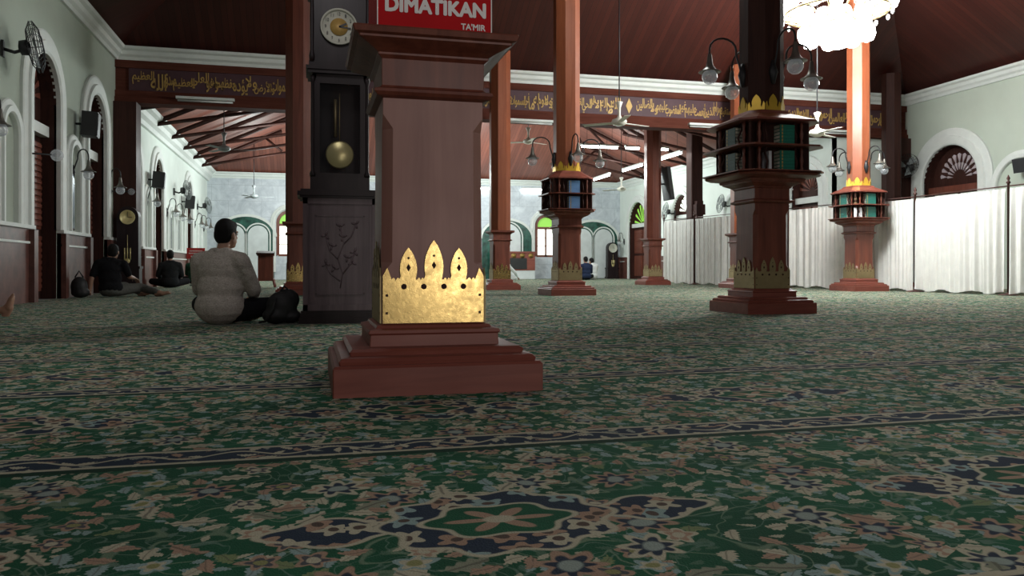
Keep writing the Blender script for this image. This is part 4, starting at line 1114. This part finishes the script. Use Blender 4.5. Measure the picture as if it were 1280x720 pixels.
def person(label, loc, rz, arms, legs, top, bottom, hc=(0, .06, .745), yaw=0, lean=(0, 0), short=False, voxel=.011, bulk=1.0, scarf=None, long=False):
    o = thing('person', label, 'person', loc, rz)
    lx, ly = lean
    hc = Vector(hc); Rm = Matrix.Rotation(yaw, 4, 'Z')
    H = lambda p: hc+(Rm @ Vector(p))
    # skin: head, neck, forearms, hands, feet, and what runs under the clothes
    b = MB()
    b.ball(H((0, -.005, .03)), .095, 16, (.80, 1.02, 1.0)); b.ball(H((0, .03, -.045)), .07, 14, (.86, .95, 1.05)); b.ball(H((0, .055, -.085)), .035, 10, (1.1, .9, .8))
    cap(b, H((0, .092, .01)), H((0, .108, -.022)), .011, .015, 8)                    # nose
    cap(b, H((-.018, .092, -.058)), H((.018, .092, -.058)), .009, .009, 8)           # lips
    for k in (-1, 1):
        b.ball(H((k*.080, .0, -.01)), .03, 10, (.35, .7, 1.1)); cap(b, H((k*.018, .086, .028)), H((k*.05, .074, .028)), .011, .009, 8)
    nb = Vector((lx*.9, ly*.9-.005, .57))
    cap(b, nb, H((0, -.02, -.05)), .055, .05)
    cap(b, (0, 0, .12), nb-Vector((0, 0, .06)), .09, .045)
    for sh, el, wr, dv, pv in arms:
        cap(b, sh, el, .045, .038); cap(b, el, wr, .040, .026); hand(b, wr, dv, pv)
    for hp, kn, an, toe, up in legs:
        cap(b, hp, kn, .075, .05); cap(b, kn, an, .05, .034); foot(b, an, toe, up)
    body = remeshed('body', b, M['skin'], o, max(voxel*.62, .0065), 3)
    # eyes
    e = MB()
    for k in (-1, 1): e.ball(H((k*.033, .080, .010)), .012, 8)
    e.build('eye', M['eye'], o)
    # hair or scarf
    h = MB()
    h.ball(H((0, -.014, .045)), .104, 16, (.84, 1.0, .98)); h.ball(H((0, -.045, .0)), .085, 14, (.93, .75, 1.05)); h.ball(H((0, .03, .085)), .07, 12, (1.0, .95, .6))
    if scarf:
        h.ball(H((0, -.01, -.02)), .11, 14, (.95, 1.0, 1.2)); cap(h, H((0, -.02, -.08)), (lx, ly, .52), .10, .20)
        # the face stays open: carve by keeping the cloth behind the brow
    remeshed('scarf' if scarf else 'hair', h, M[scarf] if scarf else M['hair'], o, max(voxel, .01), 3)
    # shirt
    t = MB(); k = bulk
    t.ball((0, .0, .15), .2*k, 16, (1.0, .82, .74)); t.ball((lx*.35, ly*.35, .30), .19*k, 16, (.98, .76, .9)); t.ball((lx*.7, ly*.7, .45), .19*k, 16, (1.0, .70, .85))
    cap(t, (lx-.135, ly-.01, .545), (lx+.135, ly-.01, .545), .072*k); cap(t, (lx-.06, ly-.01, .59), (lx+.06, ly-.01, .59), .06)
    if long: cap(t, (0, .12, .12), (0, .32, .08), .2, .16)
    for sh, el, wr, dv, pv in arms:
        sh, el, wr = Vector(sh), Vector(el), Vector(wr)
        if short: cap(t, sh, sh.lerp(el, .75), .072*k, .062*k)
        else: cap(t, sh, el, .074*k, .060*k); cap(t, el, el.lerp(wr, .9), .060*k, .044*k)
    remeshed('shirt', t, M[top], o, voxel, 5)
    cl_ = MB(); cl_.lathe([(.062, -.02), (.068, .0), (.064, .028), (.056, .03)], tuple(nb+Vector((0, .0, .035))), 16, cap=False); cl_.build('collar', M[top], o)
    # trousers
    t = MB(); t.ball((0, 0, .11), .17, 14, (1.05, .9, .62))
    for hp, kn, an, toe, up in legs:
        hp, kn, an = Vector(hp), Vector(kn), Vector(an)
        cap(t, hp, kn, .105, .078); cap(t, kn, kn.lerp(an, .88), .075, .056)
    remeshed('trousers', t, M[bottom], o, voxel, 5)
    return o
A_LAP = [((-.19, .0, .53), (-.255, .10, .29), (-.14, .30, .22), (.5, .8, -.2), (0, 0, -1)), ((.19, .0, .53), (.255, .10, .29), (.14, .30, .22), (-.5, .8, -.2), (0, 0, -1))]
L_X = [((-.10, .03, .11), (-.38, .30, .15), (.02, .40, .06), (.17, .34, .05), (.2, -.2, 1)), ((.10, .03, .11), (.38, .30, .15), (-.02, .52, .06), (-.18, .46, .05), (-.2, -.2, 1))]
person('man in pale speckled shirt sitting cross-legged with his back to the camera', (-.74, 7.12, 0), -.45, A_LAP, L_X, 'shirt', 'blackcloth', (.02, .07, .755), -.25, (.0, .02), voxel=.011, bulk=1.1)
A_BACK = [((-.19, .0, .53), (-.27, -.05, .30), (-.30, -.06, .075), (-.3, -.9, -.05), (0, 0, -1)), ((.19, .0, .53), (.27, .08, .32), (.32, .24, .30), (.3, .8, -.3), (0, 0, -1))]
L_SIDE = [((-.08, .05, .11), (.16, .40, .16), (.44, .22, .06), (.60, .16, .05), (0, -.2, 1)), ((.10, .03, .11), (.42, .26, .14), (.72, -.02, .06), (.90, -.06, .06), (.1, -.3, 1))]
person('man in black by the left wall, propped on one arm, bare foot out', (-3.12, 14.0, 0), .1, A_BACK, L_SIDE, 'blackcloth', 'greycloth', (.03, .05, .72), -.2, (-.03, .0), short=True, voxel=.014, bulk=.95)
person('person in dark clothes sitting by the left wall right of the small clock', (-3.15, 19.8, 0), .2, A_LAP, L_X, 'darkcloth', 'blackcloth', voxel=.018)
person('person in dark green sitting farther back along the left wall', (-3.2, 24.2, 0), -.2, A_LAP, L_X, 'greencloth', 'blackcloth', voxel=.018)
person('person in dark blue sitting far off right of the blue-book pillar', (10.0, 28.0, 0), .1, A_LAP, L_X, 'navycloth', 'blackcloth', voxel=.018)
person('person in white sitting just right of the far person in dark blue', (10.5, 28.6, 0), .5, A_LAP, L_X, 'whitecloth', 'whitecloth', (0, .1, .70), voxel=.018)
A_FWD = [((-.19, .05, .50), (-.26, .30, .28), (-.16, .52, .10), (.2, .9, -.3), (0, 0, -1)), ((.19, .05, .50), (.26, .30, .28), (.16, .52, .10), (-.2, .9, -.3), (0, 0, -1))]
L_KN = [((-.10, .02, .16), (-.16, .40, .08), (-.12, -.02, .05), (-.10, -.16, .04), (0, 0, 1)), ((.10, .02, .16), (.16, .40, .08), (.12, -.02, .05), (.10, -.16, .04), (0, 0, 1))]
person('person in white sitting far off, right edge of the slim pillar nearest the niche', (6.85, 28.0, 0), -1.0, A_FWD, L_KN, 'whitecloth', 'whitecloth', (0, .12, .70), 0, (0, .06), voxel=.018, scarf='whitecloth')
person('person in white sitting far off, just left of the slim pillar behind the nearest pillar', (5.75, 28.0, 0), .6, A_FWD, L_KN, 'whitecloth', 'whitecloth', (0, .12, .70), 0, (0, .06), voxel=.018, scarf='whitecloth')
# bare foot reaching in at the left edge
fp = thing('person', 'bare foot of a person lying down, reaching in at the left edge', 'person', (-2.885, 8.70, 0))
m = MB(); cap(m, (-.72, .1, .09), (-.40, .05, .075), .05, .058); cap(m, (-.40, .05, .075), (-.02, 0, .06), .058, .036); foot(m, (0, 0, .055), (.09, -.02, .215), (-.9, 0, .42)); remeshed('body', m, M['skin'], fp, .0075, 2)
m = MB(); cap(m, (-.76, .10, .10), (-.36, .045, .078), .085, .072); remeshed('trousers', m, M['darkcloth'], fp, .014, 3)

# ------------------------------------------------------------------ light
def point(name, loc, W, col=(1, 1, 1), r=.1):
    l = bpy.data.lights.new(name, 'POINT'); l.energy = W; l.color = col; l.shadow_soft_size = r
    o = bpy.data.objects.new(name, l); COL.objects.link(o); o.location = loc; return o
def area(name, loc, rot, W, sx, sy, col=(1, 1, 1)):
    l = bpy.data.lights.new(name, 'AREA'); l.energy = W; l.color = col; l.shape = 'RECTANGLE'; l.size = sx; l.size_y = sy
    o = bpy.data.objects.new(name, l); COL.objects.link(o); o.location = loc; o.rotation_euler = rot; return o
point('chandelier_light', (8.9, 12.0, 3.95), 640, (.94, 1, .99), .5)
for i, (x, y, p) in enumerate(((8.2, 22.0, 1.0), (10.3, 26.5, .9), (6.0, 28.5, 1.3), (3.2, 24, .9), (-.6, 22.5, 1.0), (-1.0, 28.2, .9))):
    point('low_roof_light', (x, y, 3.3), 270*p, (.90, 1, .98), .4)
point('hall_fill', (.1, 5.0, 3.5), 42, (1, .97, .98), .4)  # unseen fill, added to brighten the seated man and tall clock
point('inner_hall_fill', (4.2, 9.8, 5.4), 200, (.93, 1, .97), .4)  # unseen extra fill, added to light the rack pillars from the front
area('rear_light', (2.3, -3.2, 2.6), (math.radians(75), 0, math.radians(14)), 62, 3.0, 1.2, (1, .90, .85))
area('plate_glint_light', (2.0, -4.2, .62), (math.radians(90), 0, math.radians(10)), 38, .4, 1.2, (1, .96, .9))  # added panel behind the camera, made to reflect in the brass plate; no doorway
W = bpy.data.worlds.new('World'); S.world = W; W.use_nodes = True
W.node_tree.nodes['Background'].inputs[0].default_value = (.8, .85, .9, 1); W.node_tree.nodes['Background'].inputs[1].default_value = .06

# ------------------------------------------------------------------ camera
cd = bpy.data.cameras.new('camera'); cam = bpy.data.objects.new('camera', cd); COL.objects.link(cam)
cam.location = (0, 0, .48); cam.rotation_euler = (PI/2, 0, -math.radians(14.3))
cd.sensor_width = 36; cd.lens = 990/1280*36; cd.shift_y = -26/1280; cd.clip_start = .05; cd.clip_end = 200
S.camera = cam
S.view_settings.view_transform = 'Standard'; S.view_settings.look = 'None'; S.view_settings.exposure = 0
S.cycles.use_denoising = True
S.cycles.max_bounces = 6
